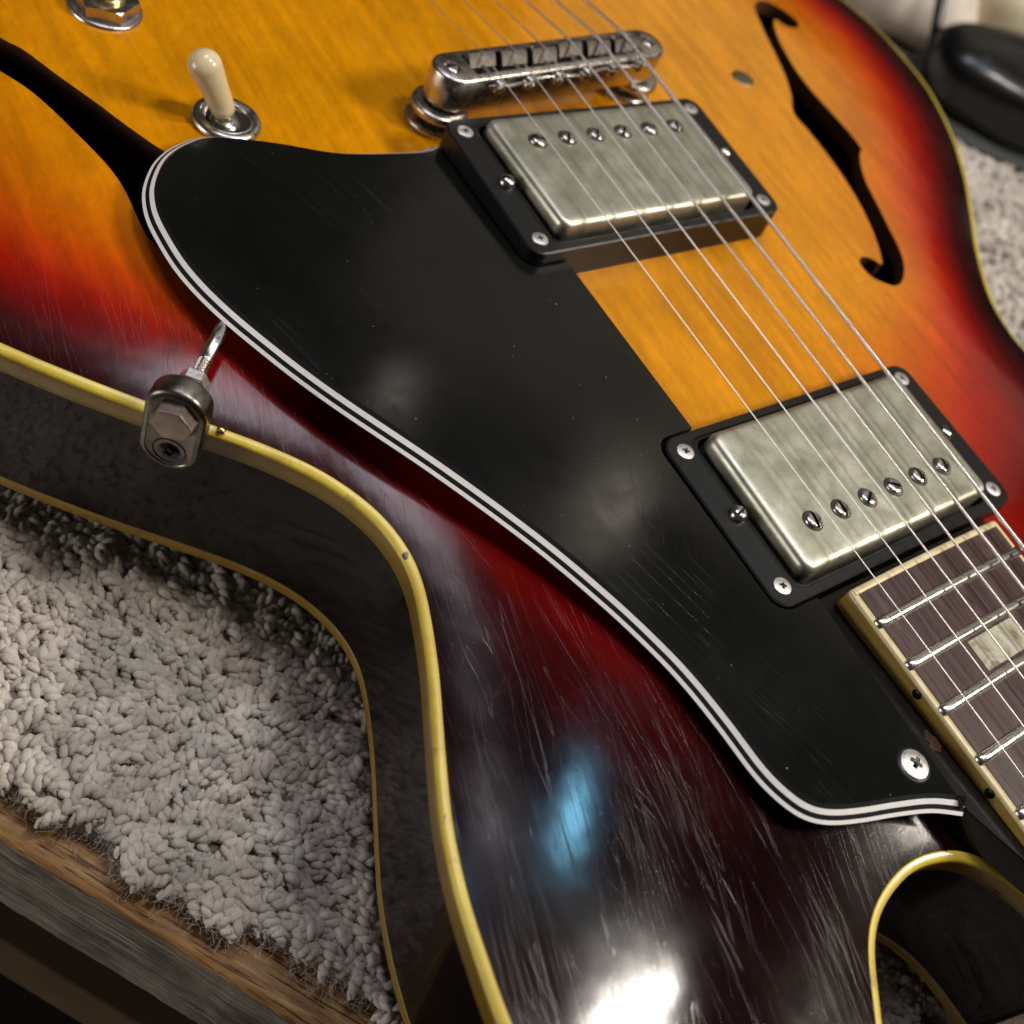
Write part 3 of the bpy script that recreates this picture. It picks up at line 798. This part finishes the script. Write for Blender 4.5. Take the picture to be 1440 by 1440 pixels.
# ------------------------------------------------------------------ strings
LSC = 628.65
SB = [(-0.479 - 2.122*(i-2.5)/2.5, (i-2.5)*10.6 + .612, 19.0) for i in range(6)]
SRAD = [.15, .18, .22, .34, .44, .55]
def fbz(x): return 7.287 - .045*(x - 176.4)
def build_strings():
    for i, (x, y, z) in enumerate(SB):
        yn = -17.75 + 7.1*i
        x2 = 330.; y2 = y + (yn - y)*x2/LSC
        z2 = z + (fbz(176.4) + 3.69 - z)*(x2/176.4)
        a = Vector((x, y, z + SRAD[i])); b = Vector((x2, y2, z2))
        back = Vector((-62., y*.97, 12.0))
        d = (b - a).normalized()
        pts = [back, back + (a-back)*.5, a + (back-a).normalized()*1.2, a, a + d*1.2]
        k = 6
        pts += [a + (b-a)*t for t in np.linspace(.02, 1, k)]
        # each string in its own frame so the winding follows its length
        M = axis_mat(a, d); Mi = M.inverted()
        V, F = tube([tuple(Mi @ p) for p in pts], SRAD[i], 10)
        link('string', mesh('string', V, F, MAT['string'] if i < 3 else MAT['wound']), GUITAR, M)
build_strings()

tick('guard')
# ------------------------------------------------------------------ bridge
def build_bridge():
    ang = math.degrees(math.atan2(2.122*2, 53.8)) 
    M = T(1.2, .6, 7.6) @ RZ(ang)
    H = 9.6; L_ = 84.0; W_ = 12.2
    O = rrect(W_, L_, 6.0, 10)
    R = [np.column_stack([O*np.array([1, 1]) - normals2(O, True)*d, np.full(len(O), z)]) for d, z in ((.5, 0), (.1, .4), (0, 1.0), (0, H-.9), (.25, H-.3), (.7, H))]
    V, F = rings(R); V = [tuple(v) for v in V]; k = len(O)
    F.append(tuple(range(5*k, 6*k))); F.append(tuple(range(k))[::-1])
    a = mesh('bridge_body', V, F, MAT['nickel'], recalc=True)
    cut = []
    V, F = box(-3.9, 4.0, -31.5, 31.5, H-5.2, H+3); cut.append(mesh('c', V, F, MAT['nickel'], False, recalc=True))
    for s in (-1, 1):
        V, F = lathe([(0, H-1.1), (2.1, H-1.1), (2.3, H+2), (0, H+2)], 24)
        cut.append(mesh('c', [(x, y + s*36.8, z) for x, y, z in V], F, MAT['nickel'], recalc=True))
    me = boolean(a, cut, 'bridge_body', MAT['nickel']); me.polygons.foreach_set('use_smooth', [True]*len(me.polygons)); sharp(me, 35)
    br = link('bridge', me, GUITAR, M, label='tarnished metal bridge with six small saddles')
    for s in (-1, 1):
        V, F = lathe([(0, 0), (1.7, 0), (1.9, .5), (1.5, 1.0), (0, 1.1)], 20)
        link('post_top', mesh('post_top', V, F, MAT['screw']), br, M @ T(0, s*36.8, H-1.1))
    for i in range(6):
        y = SB[i][1] - .6
        xo = (-.9, -.2, .4, -.6, .2, .7)[i]
        # saddle: wedge with crest
        w_ = 4.4
        prof = [(-2.4, -4.6), (2.6, -4.6), (2.6, -.9), (1.0, 1.3), (.2, 1.75), (-.5, 1.75), (-2.4, -.4)]
        V = [(x, -w_, z) for x, z in prof] + [(x, w_, z) for x, z in prof]; n = len(prof)
        F = [tuple(range(n)), tuple(range(n, 2*n))[::-1]] + [(j, (j+1) % n, n+(j+1) % n, n+j) for j in range(n)]
        Ms = M @ T(xo - 1.2, y, H)
        sd = link('saddle', mesh('saddle', V, F, MAT['saddle'], False, recalc=True), br, Ms)
        # screw runs forward out of the rail, head on the pickup side
        V, F = lathe([(0, -8), (1.0, -8), (1.0, 2.6), (1.95, 2.8), (2.05, 3.6), (1.6, 4.5), (.9, 4.8), (0, 4.85)], 20)
        a = mesh('saddle_screw', V, F, MAT['screw'], recalc=True)
        V, F = box(-3, 3, -.3, .3, 4.1, 6)
        me = boolean(a, [mesh('c', V, F, MAT['screw'], False, recalc=True)], 'saddle_screw', MAT['screw'])
        me.polygons.foreach_set('use_smooth', [True]*len(me.polygons)); sharp(me, 40)
        link('saddle_screw', me, sd, M @ T(4.3, y, H-1.5) @ RY(90) @ RZ(rng.uniform(0, 180)))
    # retaining wire
    pts = [(7.9, -30, H-.9)] + [(7.9 + .6*math.sin(j), -30 + j*4, H-1.0 + .2*math.cos(j)) for j in range(1, 16)]
    V, F = tube(pts, .45, 8); link('retainer_wire', mesh('retainer_wire', V, F, MAT['screw']), br, M)
    for s in (-1, 1):
        pc = M @ Vector((0, s*37.0, 0))
        V, F = lathe([(0, -9), (2.3, -9), (2.3, 2.5), (0, 2.5)], 20)
        link('post', mesh('post', V, F, MAT['screw'], recalc=True), GUITAR, T(pc.x, pc.y, 6.0))
        for zt in (6.9, 1.9):
            seg = 120; r0 = 7.7
            rr = np.array([r0 + (.18 if k % 2 else -.05) for k in range(seg)])
            def rg(f, z, kn=True): return np.array([((rr[k] if kn else r0)*f*math.cos(2*math.pi*k/seg), (rr[k] if kn else r0)*f*math.sin(2*math.pi*k/seg), z) for k in range(seg)])
            R = [rg(.6, -2.6, False), rg(.90, -2.6, False), rg(.985, -2.3, False), rg(1, -2.0), rg(1, -.7), rg(.985, -.35, False), rg(.93, -.08, False), rg(.80, 0, False), rg(.3, 0, False)]
            V, F = rings(R)
            me = sharp(mesh('thumbwheel', V, F, MAT['nickel'], recalc=True), 50)
            link('thumbwheel', me, GUITAR, T(pc.x + (.4 if zt > 4 else -.3), pc.y, zt))
build_bridge()

# ------------------------------------------------------------------ fretboard and neck
def fx(n): return LSC*2**(-n/12)
HW22 = 28.3
def hw(x): return HW22 - (HW22 - 21.5)*(x - 176.4)/(LSC - 176.4)
RAD = 305.
def fsurf(x, y): return fbz(x) + (hw(x)**2 - y*y)/(2*RAD)
def build_neck():
    xs = np.concatenate([[167.2, 167.5, 168.2], np.arange(170, 341, 6.)])
    # wood slab between the binding strips
    rows = []
    for x in xs[2:]:
        h = hw(x) - 1.7
        ys = np.linspace(-h, h, 13); rows.append([(x, y, fsurf(x, y)) for y in ys])
    V = [p for r in rows for p in r]; F = []
    for a in range(len(rows)-1):
        for i in range(12): F.append((a*13+i, (a+1)*13+i, (a+1)*13+i+1, a*13+i+1))
    fb = link('fretboard', mesh('fretboard', V, F, MAT['rosewood']), GUITAR)
    # binding: two side strips and end strip, section with rolled top edge
    def strip(path, nrm, name, mat, z_in, z_edge_drop=.0):
        R = []
        for (x, y), n_ in zip(path, nrm):
            zt = fsurf(x, y)
            n_ = np.array(n_)
            sec = [(-1.75, zt - .4), (-1.75, zt + .06), (-.9, zt + .06), (-.45, zt - .05), (-.12, zt - .35), (0, zt - .8)]
            R.append([(x + n_[0]*d, y + n_[1]*d, z) for d, z in sec])
        R = [np.array(r) for r in R]; V, F = rings(R, closed_u=False)
        return mesh(name, V, F, mat, recalc=True)
    for s in (-1, 1):
        path = [(x, s*hw(x)) for x in xs[2:]]; nr = [(0, s)]*len(path)
        path = [(167.25, s*(hw(167.2)-.9)), (167.6, s*(hw(167.2)-.25))] + path; nr = [(-.7, s*.7), (-.4, s*.9)] + nr
        b = link('fretboard_binding', strip(path, nr, 'fretboard_binding', MAT['ivory'], 1.7), fb)
        V = []; F = []
        for k, x in enumerate(xs):
            y = s*(hw(x) - (.9 if k == 0 else .25 if k == 1 else 0)); zt = fsurf(x, y)
            V += [(x, y, zt - .8), (x, y + s*.0, zt - 2.4), (x, y - s*.05, zt - 5.4)]
        for k in range(len(xs)-1):
            for j in range(2): F.append((3*k+j, 3*k+3+j, 3*k+4+j, 3*k+1+j))
        link('binding_side', mesh('binding_side', V, F, MAT['fbside'], recalc=True), fb)
    ys = np.linspace(-(hw(167)-.9), hw(167)-.9, 15)
    path = [(167.2, y) for y in ys]; me = strip(path, [(-1, 0)]*15, 'end_binding', MAT['ivory'], 1.7)
    link('end_binding', me, fb)
    V = []; F = []
    for y in ys: V += [(167.2, y, fsurf(167.2, y)-.8), (167.2, y, fsurf(167.2, y) - 5.4)]
    for k in range(14): F.append((2*k, 2*k+1, 2*k+3, 2*k+2))
    link('binding_side', mesh('binding_side', V, F, MAT['fbside'], recalc=True), fb)
    # pores and grooves worn into the board between frets
    rj = np.random.default_rng(3)
    for n in range(15, 23):
        x = fx(n); h = hw(x) - .5
        ys = np.linspace(-h, h, 25); R = []
        seg = [(-1.25, -.05), (-1.15, .35), (-.75, .85), (0, 1.08), (.75, .85), (1.15, .35), (1.25, -.05)]
        e = [0.05, .55, .85] 
        for k, y in enumerate(ys):
            f_ = 1.0
            if k in (0, 24): f_ = .25
            R.append(np.array([(x + dx*(1 if f_ == 1 else .75), y, fsurf(x, y) + dz*f_) for dx, dz in seg]))
            if k == 0: R.append(np.array([(x + dx, y + .7, fsurf(x, y) + dz*.93) for dx, dz in seg]))
            if k == 23: R.append(np.array([(x + dx, ys[24] - .7, fsurf(x, y) + dz*.93) for dx, dz in seg]))
        V, F = rings(R, closed_u=False); V = [tuple(v) for v in V]; q = len(seg)
        F.append(tuple(range(q))); F.append(tuple(range(len(V)-q, len(V)))[::-1])
        link('fret', mesh('fret', V, F, MAT['fret'], recalc=True), fb)
        if n < 22:                                          # dark groove lines beside the wood grain
            pass
    # block inlays
    for n in (21, 19, 17):
        xa, xb = fx(n) + 1.9, fx(n-1) - 1.9
        hh = 8.8
        rows = []; 
        for x in np.linspace(xa, xb, 4):
            rows.append([(x, y, fsurf(x, y) + .07) for y in np.linspace(-hh, hh, 12)])
        V = [p for r in rows for p in r]; F = [(a*12+i, (a+1)*12+i, (a+1)*12+i+1, a*12+i+1) for a in range(3) for i in range(11)]
        link('block_inlay', mesh('block_inlay', V, F, MAT['pearl'], recalc=True), fb)
        xm = (fx(n) + fx(n-1))/2
        V, F = lathe([(0, .06), (1.15, .05), (1.2, -.2)], 20)
        link('side_dot', mesh('side_dot', V, F, MAT['dot']), fb, T(xm, -hw(xm), fbz(xm) - 1.9) @ RX(90))
    # grain furrows
    V = []; F = []
    for n in range(16, 24):
        xa = fx(n) + 1.6 if n < 23 else 169.2; xb = fx(n-1) - 1.6
        if n == 23: xb = fx(22) - 1.6
        for k in range(6):
            y = rj.uniform(-24, 24); l0 = rj.uniform(xa, xa + (xb-xa)*.4); l1 = rj.uniform(l0 + (xb-l0)*.4, xb); wd = rj.uniform(.10, .24)
            q = len(V)
            for x, ww in ((l0, 0.02), ((l0+l1)/2, wd), (l1, .02)):
                yy = y + rj.uniform(-.15, .15)
                V += [(x, yy-ww, fsurf(x, yy) + .03), (x, yy+ww, fsurf(x, yy) + .03)]
            F += [(q, q+2, q+3, q+1), (q+2, q+4, q+5, q+3)]
    link('grain_furrows', mesh('grain_furrows', V, F, MAT['slot'], False), fb)['kind'] = 'stuff'
    # neck block and heel below
    V = []; F = []
    xs2 = np.linspace(167.8, 340, 12)
    prof = lambda x: [(-hw(x)+.5, fbz(x)-5.2), (-23.0 if x < 256 else -hw(x)+1.2, -9), (-20, -44 if x < 252 else -22), (20, -44 if x < 252 else -22), (23, -9), (hw(x)-.5, fbz(x)-5.2)]
    R = [np.array([(x, y, z) for y, z in prof(x)]) for x in xs2]
    V, F = rings(R); V = [tuple(v) for v in V]; F.append((0,1,2,3,4,5)); F.append(tuple(range(66, 72)))
    link('neck', mesh('neck', V, F, MAT['neck'], False, recalc=True), GUITAR)
    # dark ledge beside the board with a worn bare spot
    V, F = prism([(164.6, -33.2), (215, -34.4), (226, -31.0), (240, -26.5), (240, 27), (164.6, 33)], -5.5, 2.0, .4)
    lg = link('neck_ledge', mesh('neck_ledge', V, F, MAT['neck'], False, recalc=True), GUITAR)
    V, F = prism([(201.2 + 3.0*math.cos(a), -30.0 + 1.0*math.sin(a)*(1.2+math.cos(a))) for a in np.linspace(0, 2*math.pi, 18)[:-1]], 1.5, 2.06, .02)
    link('worn_spot', mesh('worn_spot', [(x + .5*math.sin(y*5), y + .4*math.sin(x*3), z) for x, y, z in V], F, MAT['worn'], False, recalc=True), lg, label='bare brown worn spot')
build_neck()

# ------------------------------------------------------------------ toggle switch, control nut, plug
def build_toggle():
    (x, y), = drop_on_top([(-2.6, -92.6)]); z = z1(x, y)
    seg = 36
    V, F = lathe([(8.35, 0), (8.3, .9), (7.9, 1.5), (7.2, 1.75), (6.5, 1.7), (6.2, 1.3), (5.9, 1.45), (5.5, 1.35), (5.2, .75), (4.9, .55)], 64)
    sw = link('toggle_switch', sharp(mesh('toggle_switch', V, F, MAT['nickel'], recalc=False), 40), GUITAR, T(x, y, z + .1), label='three-way toggle switch with metal dress nut')
    link('switch_well', mesh('switch_well', *lathe([(5.3, .62), (0, .60)], 32), MAT['slot']), sw, T(x, y, z + .1))
    V, F = lathe([(3.9, .3), (3.6, .8), (2.9, 1.4), (1.6, 1.9), (0, 2.0)], 32)
    link('switch_ball', mesh('switch_ball', V, F, MAT['screw']), sw, T(x+.3, y-.6, z + .1))
    base = Vector((x + .0, y - .6, z + 2.4)); tip = Vector((x - 1.8, y - 8.6, z + 18.2)); d = tip - base; L_ = d.length
    prof = [(0, .6), (2.4, .6), (2.7, .9), (2.95, 2.5), (3.35, L_*.45), (3.75, L_*.7), (3.95, L_*.82)]
    for k in range(1, 9):
        a = math.pi/2*k/8; prof.append((3.95*math.cos(a), L_*.82 + 3.5*math.sin(a)))
    V, F = lathe(prof, 40)
    link('switch_tip', mesh('switch_tip', V, F, MAT['cream'], recalc=True), sw, axis_mat(base, d), label='cream plastic switch tip')
    V, F = lathe([(1.5, -2), (1.5, 1.2)], 20)
    link('switch_lever', mesh('switch_lever', V, F, MAT['screw']), sw, axis_mat(base, d))
build_toggle()
def build_control():
    (x, y), = drop_on_top([(-46.8, -104.6)]); z = z1(x, y)
    V, F = lathe([(9.0, 0), (8.9, .6), (8.5, .8), (5, .85)], 48)
    wz = link('washer', mesh('washer', V, F, MAT['nickel']), GUITAR, T(x, y, z + .05))
    hx = [(8.1*math.cos(math.radians(60*i+4)), 8.1*math.sin(math.radians(60*i+4))) for i in range(6)]
    V, F = prism(hx, 0, 3.2, 0); a = mesh('hex_nut', V, F, MAT['nickel'], False, recalc=True)
    # chamfer the crown by intersecting with a cone: cut with a large ring
    V, F = lathe([(7.0, 3.6), (9.5, 1.6), (12, 1.6), (12, 6), (7.0, 6), (7.0, 3.6)], 64)
    c = mesh('c', V, F, MAT['nickel'], recalc=True)
    V2, F2 = lathe([(0, -1), (4.6, -1), (4.6, 5), (0, 5)], 40); c2 = mesh('c', V2, F2, MAT['nickel'], recalc=True)
    me = boolean(a, [c, c2], 'hex_nut', MAT['nickel']); sharp(me, 30)
    link('hex_nut', me, wz, T(x, y, z + .85))
    V, F = lathe([(4.55, 0), (4.55, 3.9), (4.2, 4.3), (3.4, 4.4), (3.2, 3.8), (3.1, 1.0), (0, .8)], 40)
    link('brass_bushing', sharp(mesh('brass_bushing', V, F, MAT['brass']), 40), wz, T(x, y, z + .8))
build_control()
V, F = lathe([(0, .35), (3.2, .35), (3.9, .2), (4.1, -.3)], 32)
link('plug', mesh('plug', V, F, MAT['plug']), GUITAR, T(-2.9, 92.2, z1(-3, 92)+.05), label='small oval metal plug in the amber top')
link('plug', mesh('plug', *lathe([(0, .5), (3.4, .45), (4.0, .2), (4.1, -.3)], 32), MAT['plug']), GUITAR, T(-51.5, 96, z1(-51, 96)+.05), label='small metal disc at the top edge of the picture')

tick('carpet')
# ------------------------------------------------------------------ carpet, plank, rail, floor
ZC = -60.0                      # top of the pile
DIR = np.array([math.cos(math.radians(33.3)), math.sin(math.radians(33.3))]); NRM = np.array([-DIR[1], DIR[0]])
E0 = np.array([113.4, -185.2])
def build_carpet():
    cp = root_at('carpet', (120, 60, -68), 'beige looped wool carpet with a frayed edge under the guitar', 'carpet')
    poly = [E0 - DIR*420 + NRM*3, E0 + DIR*330 + NRM*3, E0 + DIR*330 + NRM*640, E0 - DIR*420 + NRM*640]
    V, F = prism([tuple(p) for p in poly], -67.8, -61.9)
    link('backing', mesh('backing', V, F, MAT['backing'], False, recalc=True), cp)
    def knot(rg, ns, seg, ln, ry, flat):
        """short two-ply twisted loop"""
        t = np.linspace(0, 1, ns)
        bend = rg.uniform(-.9, .9)
        path = np.column_stack([ (t-.5)*ln*(1-.15*abs(bend)), bend*1.3*np.sin(math.pi*t)*(1 if rg.random() < .6 else -1), np.sin(math.pi*np.clip(t, 0, 1))**.55*flat ])
        tw = rg.uniform(1.3, 2.0)*2*math.pi; ph0 = rg.uniform(0, 6.28)
        parts = []
        tt = np.gradient(path, axis=0); tt /= np.linalg.norm(tt, axis=1)[:, None]
        for s in (0, math.pi):
            P = []
            rr = ry*np.sin(math.pi*np.clip(t*.94+.03, 0, 1))**.35
            for i in range(ns):
                a = np.cross(tt[i], (0, 0, 1.)); a /= (np.linalg.norm(a) + 1e-9); b = np.cross(a, tt[i])
                ph = ph0 + s + tw*t[i]
                P.append(path[i] + .62*rr[i]*(math.cos(ph)*a + math.sin(ph)*b))
            V, F = tube(P, rr*.80*rg.uniform(.92, 1.08, ns), seg, True)
            parts.append((V, F))
        V, F = merge(parts)
        Q = []
        for f in F: Q.append(f)
        return np.array(V), Q
    def scatter(name, pts, ns, seg, nvar, ln, ry, flat, s0, s1):
        rg = np.random.default_rng(11)
        var = [knot(rg, ns, seg, ln, ry, flat) for _ in range(nvar)]
        VV = []; FF = []; tone = []; o = 0; face_tot = []
        tri = []
        for v, f in var:
            t_ = []
            for g in f:
                for k in range(1, len(g)-1): t_.append((g[0], g[k], g[k+1]))
            tri.append(np.array(t_))
        for (x, y) in pts:
            k = rg.integers(nvar); v = var[k][0]
            a = rg.normal(.58 + .9*math.sin(x*.07 + 1.3*math.sin(y*.05)), .8); sc = rg.uniform(s0, s1)
            tx, ty = rg.normal(0, .17, 2)
            Rm = np.array(Matrix.Rotation(a, 3, 'Z') @ Matrix.Rotation(tx, 3, 'X') @ Matrix.Rotation(ty, 3, 'Y'))
            lump = 1.1*math.sin(x*.19 + 2*math.sin(y*.11)) * math.sin(y*.23 + x*.05)
            w_ = v*sc @ Rm.T + np.array([x, y, ZC - 3.3 + lump*.7 + rg.normal(0, .35)])
            VV.append(w_); FF.append(tri[k] + o); o += len(w_)
            tn = float(np.clip(rg.normal(.97, .10), .68, 1.15)); tn *= 1 - .16*max(0, math.sin(x*.13+1.1*math.sin(y*.09))*math.sin(y*.17)); tone.append(np.full(len(w_), tn))
        V = np.vstack(VV)*MM; F = np.vstack(FF); tone = np.concatenate(tone)
        me = bpy.data.meshes.new(name)
        me.vertices.add(len(V)); me.vertices.foreach_set('co', V.ravel())
        me.loops.add(F.size); me.loops.foreach_set('vertex_index', F.ravel().astype(np.int32))
        me.polygons.add(len(F)); me.polygons.foreach_set('loop_start', np.arange(0, F.size, 3, dtype=np.int32))
        me.polygons.foreach_set('loop_total', np.full(len(F), 3, dtype=np.int32))
        me.polygons.foreach_set('use_smooth', np.ones(len(F), bool))
        me.update(calc_edges=True); me.validate()
        at = me.attributes.new('tone', 'FLOAT_COLOR', 'POINT')
        c = np.column_stack([tone, tone*.995, tone*.985, np.ones_like(tone)]).astype(np.float32); at.data.foreach_set('color', c.ravel())
        me.materials.append(MAT['wool'])
        link(name, me, cp, kind='stuff')
    def grid(x0, x1, y0, y1, st, cond):
        pts = []
        r2 = np.random.default_rng(5)
        for i, x in enumerate(np.arange(x0, x1, st*.92)):
            for y in np.arange(y0, y1, st):
                pts.append(np.array([x, y + (st/2 if i % 2 else 0)]) + r2.normal(0, st*.17, 2))
        A = np.array(pts); A = A[~inside(offs(cond[1]), A[:, 0], A[:, 1])]
        return [p for p in A if cond[0](p)]
    edge_w = lambda s: 1.6*math.sin(s*.11) + 1.2*math.sin(s*.31 + 1) + .8*math.sin(s*.9)
    def near_ok(p):
        d = np.dot(p - E0, NRM); s = np.dot(p - E0, DIR)
        if d < 1.0 + edge_w(s): return False
        if p[0] > 250 and p[1] > -34: return False
        return True
    near = grid(10, 300, -215, -10, 2.45, (near_ok, 38))
    scatter('loop_pile', near, 11, 6, 14, 6.4, 1.25, 2.5, .74, 1.12)
    far = grid(-150, 190, 118, 470, 4.4, (lambda p: p[0] > -125 or p[1] < 400, 30))
    far = [p for p in far if p[1] < 325 + (p[0]+60)*.35]
    scatter('loop_pile', far, 7, 5, 5, 7.0, 1.7, 2.6, .85, 1.25)
    # loose fibres along the cut edge
    rg = np.random.default_rng(21); parts = []
    for _ in range(1300):
        s = rg.uniform(-40, 110); d = 1.2 + edge_w(s) + rg.normal(0, 1.5)
        p = E0 + DIR*s + NRM*d; z = ZC + rg.uniform(-6.2, .8)
        dirv = rg.normal(0, 1, 3) + np.array([-NRM[0]*.9, -NRM[1]*.9, .1]); dirv /= np.linalg.norm(dirv); k = rg.normal(0, 1, 3)
        L_ = rg.uniform(1.2, 4.2)
        pts = [np.array([p[0], p[1], z]) + dirv*L_*u + k*.9*u*u for u in np.linspace(0, 1, 4)]
        pts = [p_ + .25*rg.normal(0, 1, 3) for p_ in pts]; parts.append(tube(pts, .032, 3, False))
    for _ in range(2600):
        s = rg.uniform(-60, 130); d = rg.uniform(1, 90)
        p = E0 + DIR*s + NRM*d; z = ZC + rg.uniform(-1.2, 1.0)
        dirv = rg.normal(0, 1, 3); dirv[2] = abs(dirv[2])*.5; dirv /= np.linalg.norm(dirv); k = rg.normal(0, 1, 3)
        pts = [np.array([p[0], p[1], z]) + dirv*rg.uniform(1.0, 2.6)*u + k*.7*u*u for u in np.linspace(0, 1, 4)]
        parts.append(tube(pts, .022, 3, False))
    VV = []; FF = []; o = 0
    for v, f in parts:
        VV.append(np.asarray(v)); FF += [tuple(i+o for i in g) for g in f]; o += len(v)
    me = mesh('loose_fibres', np.vstack(VV), FF, MAT['wool'])
    at = me.attributes.new('tone', 'FLOAT_COLOR', 'POINT'); at.data.foreach_set('color', np.ones(o*4, np.float32))
    link('loose_fibres', me, cp, kind='stuff')
build_carpet()

tick('plank')
def build_plank():
    A = np.array([120.3, -187.5]); a = math.radians(31.9); d = np.array([math.cos(a), math.sin(a)]); n = np.array([-d[1], d[0]])
    pk = root_at('wooden_board', (120, -100, -108), 'wooden board with worn golden edge and weathered grey face under the carpet', 'board')
    N_ = 700; s = np.linspace(-420, 330, N_)
    rg = np.random.default_rng(2)
    w_ = .22*np.sin(s*.06) + .12*np.sin(s*.21+1) + np.convolve(rg.normal(0, .5, N_), np.ones(3)/3, 'same')*.4
    def rw(off, z, k=1.0): return np.column_stack([A[0] + d[0]*s + n[0]*(off + w_*k), A[1] + d[1]*s + n[1]*(off + w_*k), np.full(N_, z)])
    V, F = rings([rw(640, -68.0, 0), rw(20, -68.0, 0), rw(3.0, -68.0, .4), rw(1.0, -68.25), rw(.25, -68.9), rw(0, -69.7)], closed_u=False)
    link('golden_top', mesh('golden_top', V, F, MAT['goldwood'], recalc=True), pk, label='worn golden top edge of the board')
    V, F = rings([rw(0, -69.7), rw(-.05, -70.6, .8), rw(.1, -88, .5), rw(.0, -107, .5), rw(1, -108, .3), rw(640, -108, 0)], closed_u=False)
    link('grey_face', mesh('grey_face', V, F, MAT['greywood'], recalc=True), pk, label='weathered grey front face of the board')
    a2 = np.array([A[0], A[1]])
    P = [a2 - d*420, a2 + d*330, a2 + d*330 + n*22, a2 - d*420 + n*22]
    V, F = prism([tuple(p) for p in P], -165, -138, 1.0)
    o = link('wooden_rail', mesh('wooden_rail', V, F, MAT['rail'], False, recalc=True)); o['label'] = 'dim brown wooden rail in the shadow below the grey board'; o['category'] = 'rail'
build_plank()
fl = link('floor', mesh('floor', *box(-3000, 3000, -3000, 3000, -462, -450), MAT['floor'], False)); fl['kind'] = 'structure'

# ------------------------------------------------------------------ blurred things behind
def blob(name, c, r, mat, label, cat, sq=2.6, seg=40, rings_=24, rot=0, nz=.04):
    V = []; F = []
    rg = np.random.default_rng(int(abs(c[0])*7+3)); ph = rg.uniform(0, 6.28, 6)
    for i in range(rings_+1):
        a = -math.pi/2 + math.pi*i/rings_
        for j in range(seg):
            b = 2*math.pi*j/seg
            f_ = lambda v: math.copysign(abs(v)**(2/sq), v)
            k = 1 + nz*(math.sin(3*b+ph[0]+2*a) + math.sin(5*a+ph[1]) + .6*math.sin(7*b+ph[2]))
            V.append((r[0]*f_(math.cos(a))*f_(math.cos(b))*k, r[1]*f_(math.cos(a))*f_(math.sin(b))*k, r[2]*f_(math.sin(a))*k))
    for i in range(rings_):
        for j in range(seg): F.append((i*seg+j, i*seg+(j+1) % seg, (i+1)*seg+(j+1) % seg, (i+1)*seg+j))
    return V, F
V, F = blob('c', (12, 372, 0), (60, 38, 23), None, '', '', sq=2.02)
bt = link('black_case', mesh('black_case', V, F, MAT['blackgloss']), None, T(-23, 350, -43) @ RZ(54))
bt['label'] = 'glossy black rounded case, blurred, on the carpet at the top right'; bt['category'] = 'case'
V, F = blob('c', (3, 1, 0), (64, 42, 2.6), None, '', '', nz=.0)
sl = link('base_rim', mesh('base_rim', V, F, MAT['rubber']), bt, T(-23, 352, -58) @ RZ(54))
V, F = tube([(-57, 318, -60), (-66, 315, -42), (-79, 321, -28), (-98, 328, -4)], [2.8, 2.6, 2.6, 2.6], 12)
rd = link('thin_rod', mesh('thin_rod', V, F, MAT['blackgloss'], recalc=True), None)
rd['label'] = 'thin upright black rod beside the glossy black case'; rd['category'] = 'rod'
V, F = blob('c', (40, 9, 0), (34, 25, 22), None, '', '', nz=.05)
c1 = link('cushion', mesh('cushion', V, F, MAT['cushion']), None, T(-104, 345, -46) @ RZ(40))
c1['label'] = 'greyish beige cloth cushion behind the guitar, left of the thin rod'; c1['category'] = 'cushion'
V, F = blob('c', (90, 9, 0), (44, 28, 27), None, '', '', nz=.05)
c2 = link('cushion', mesh('cushion', V, F, MAT['cushion2']), None, T(-80, 402, -40) @ RZ(50))
c2['label'] = 'yellowish cloth cushion behind the glossy black case'; c2['category'] = 'cushion'
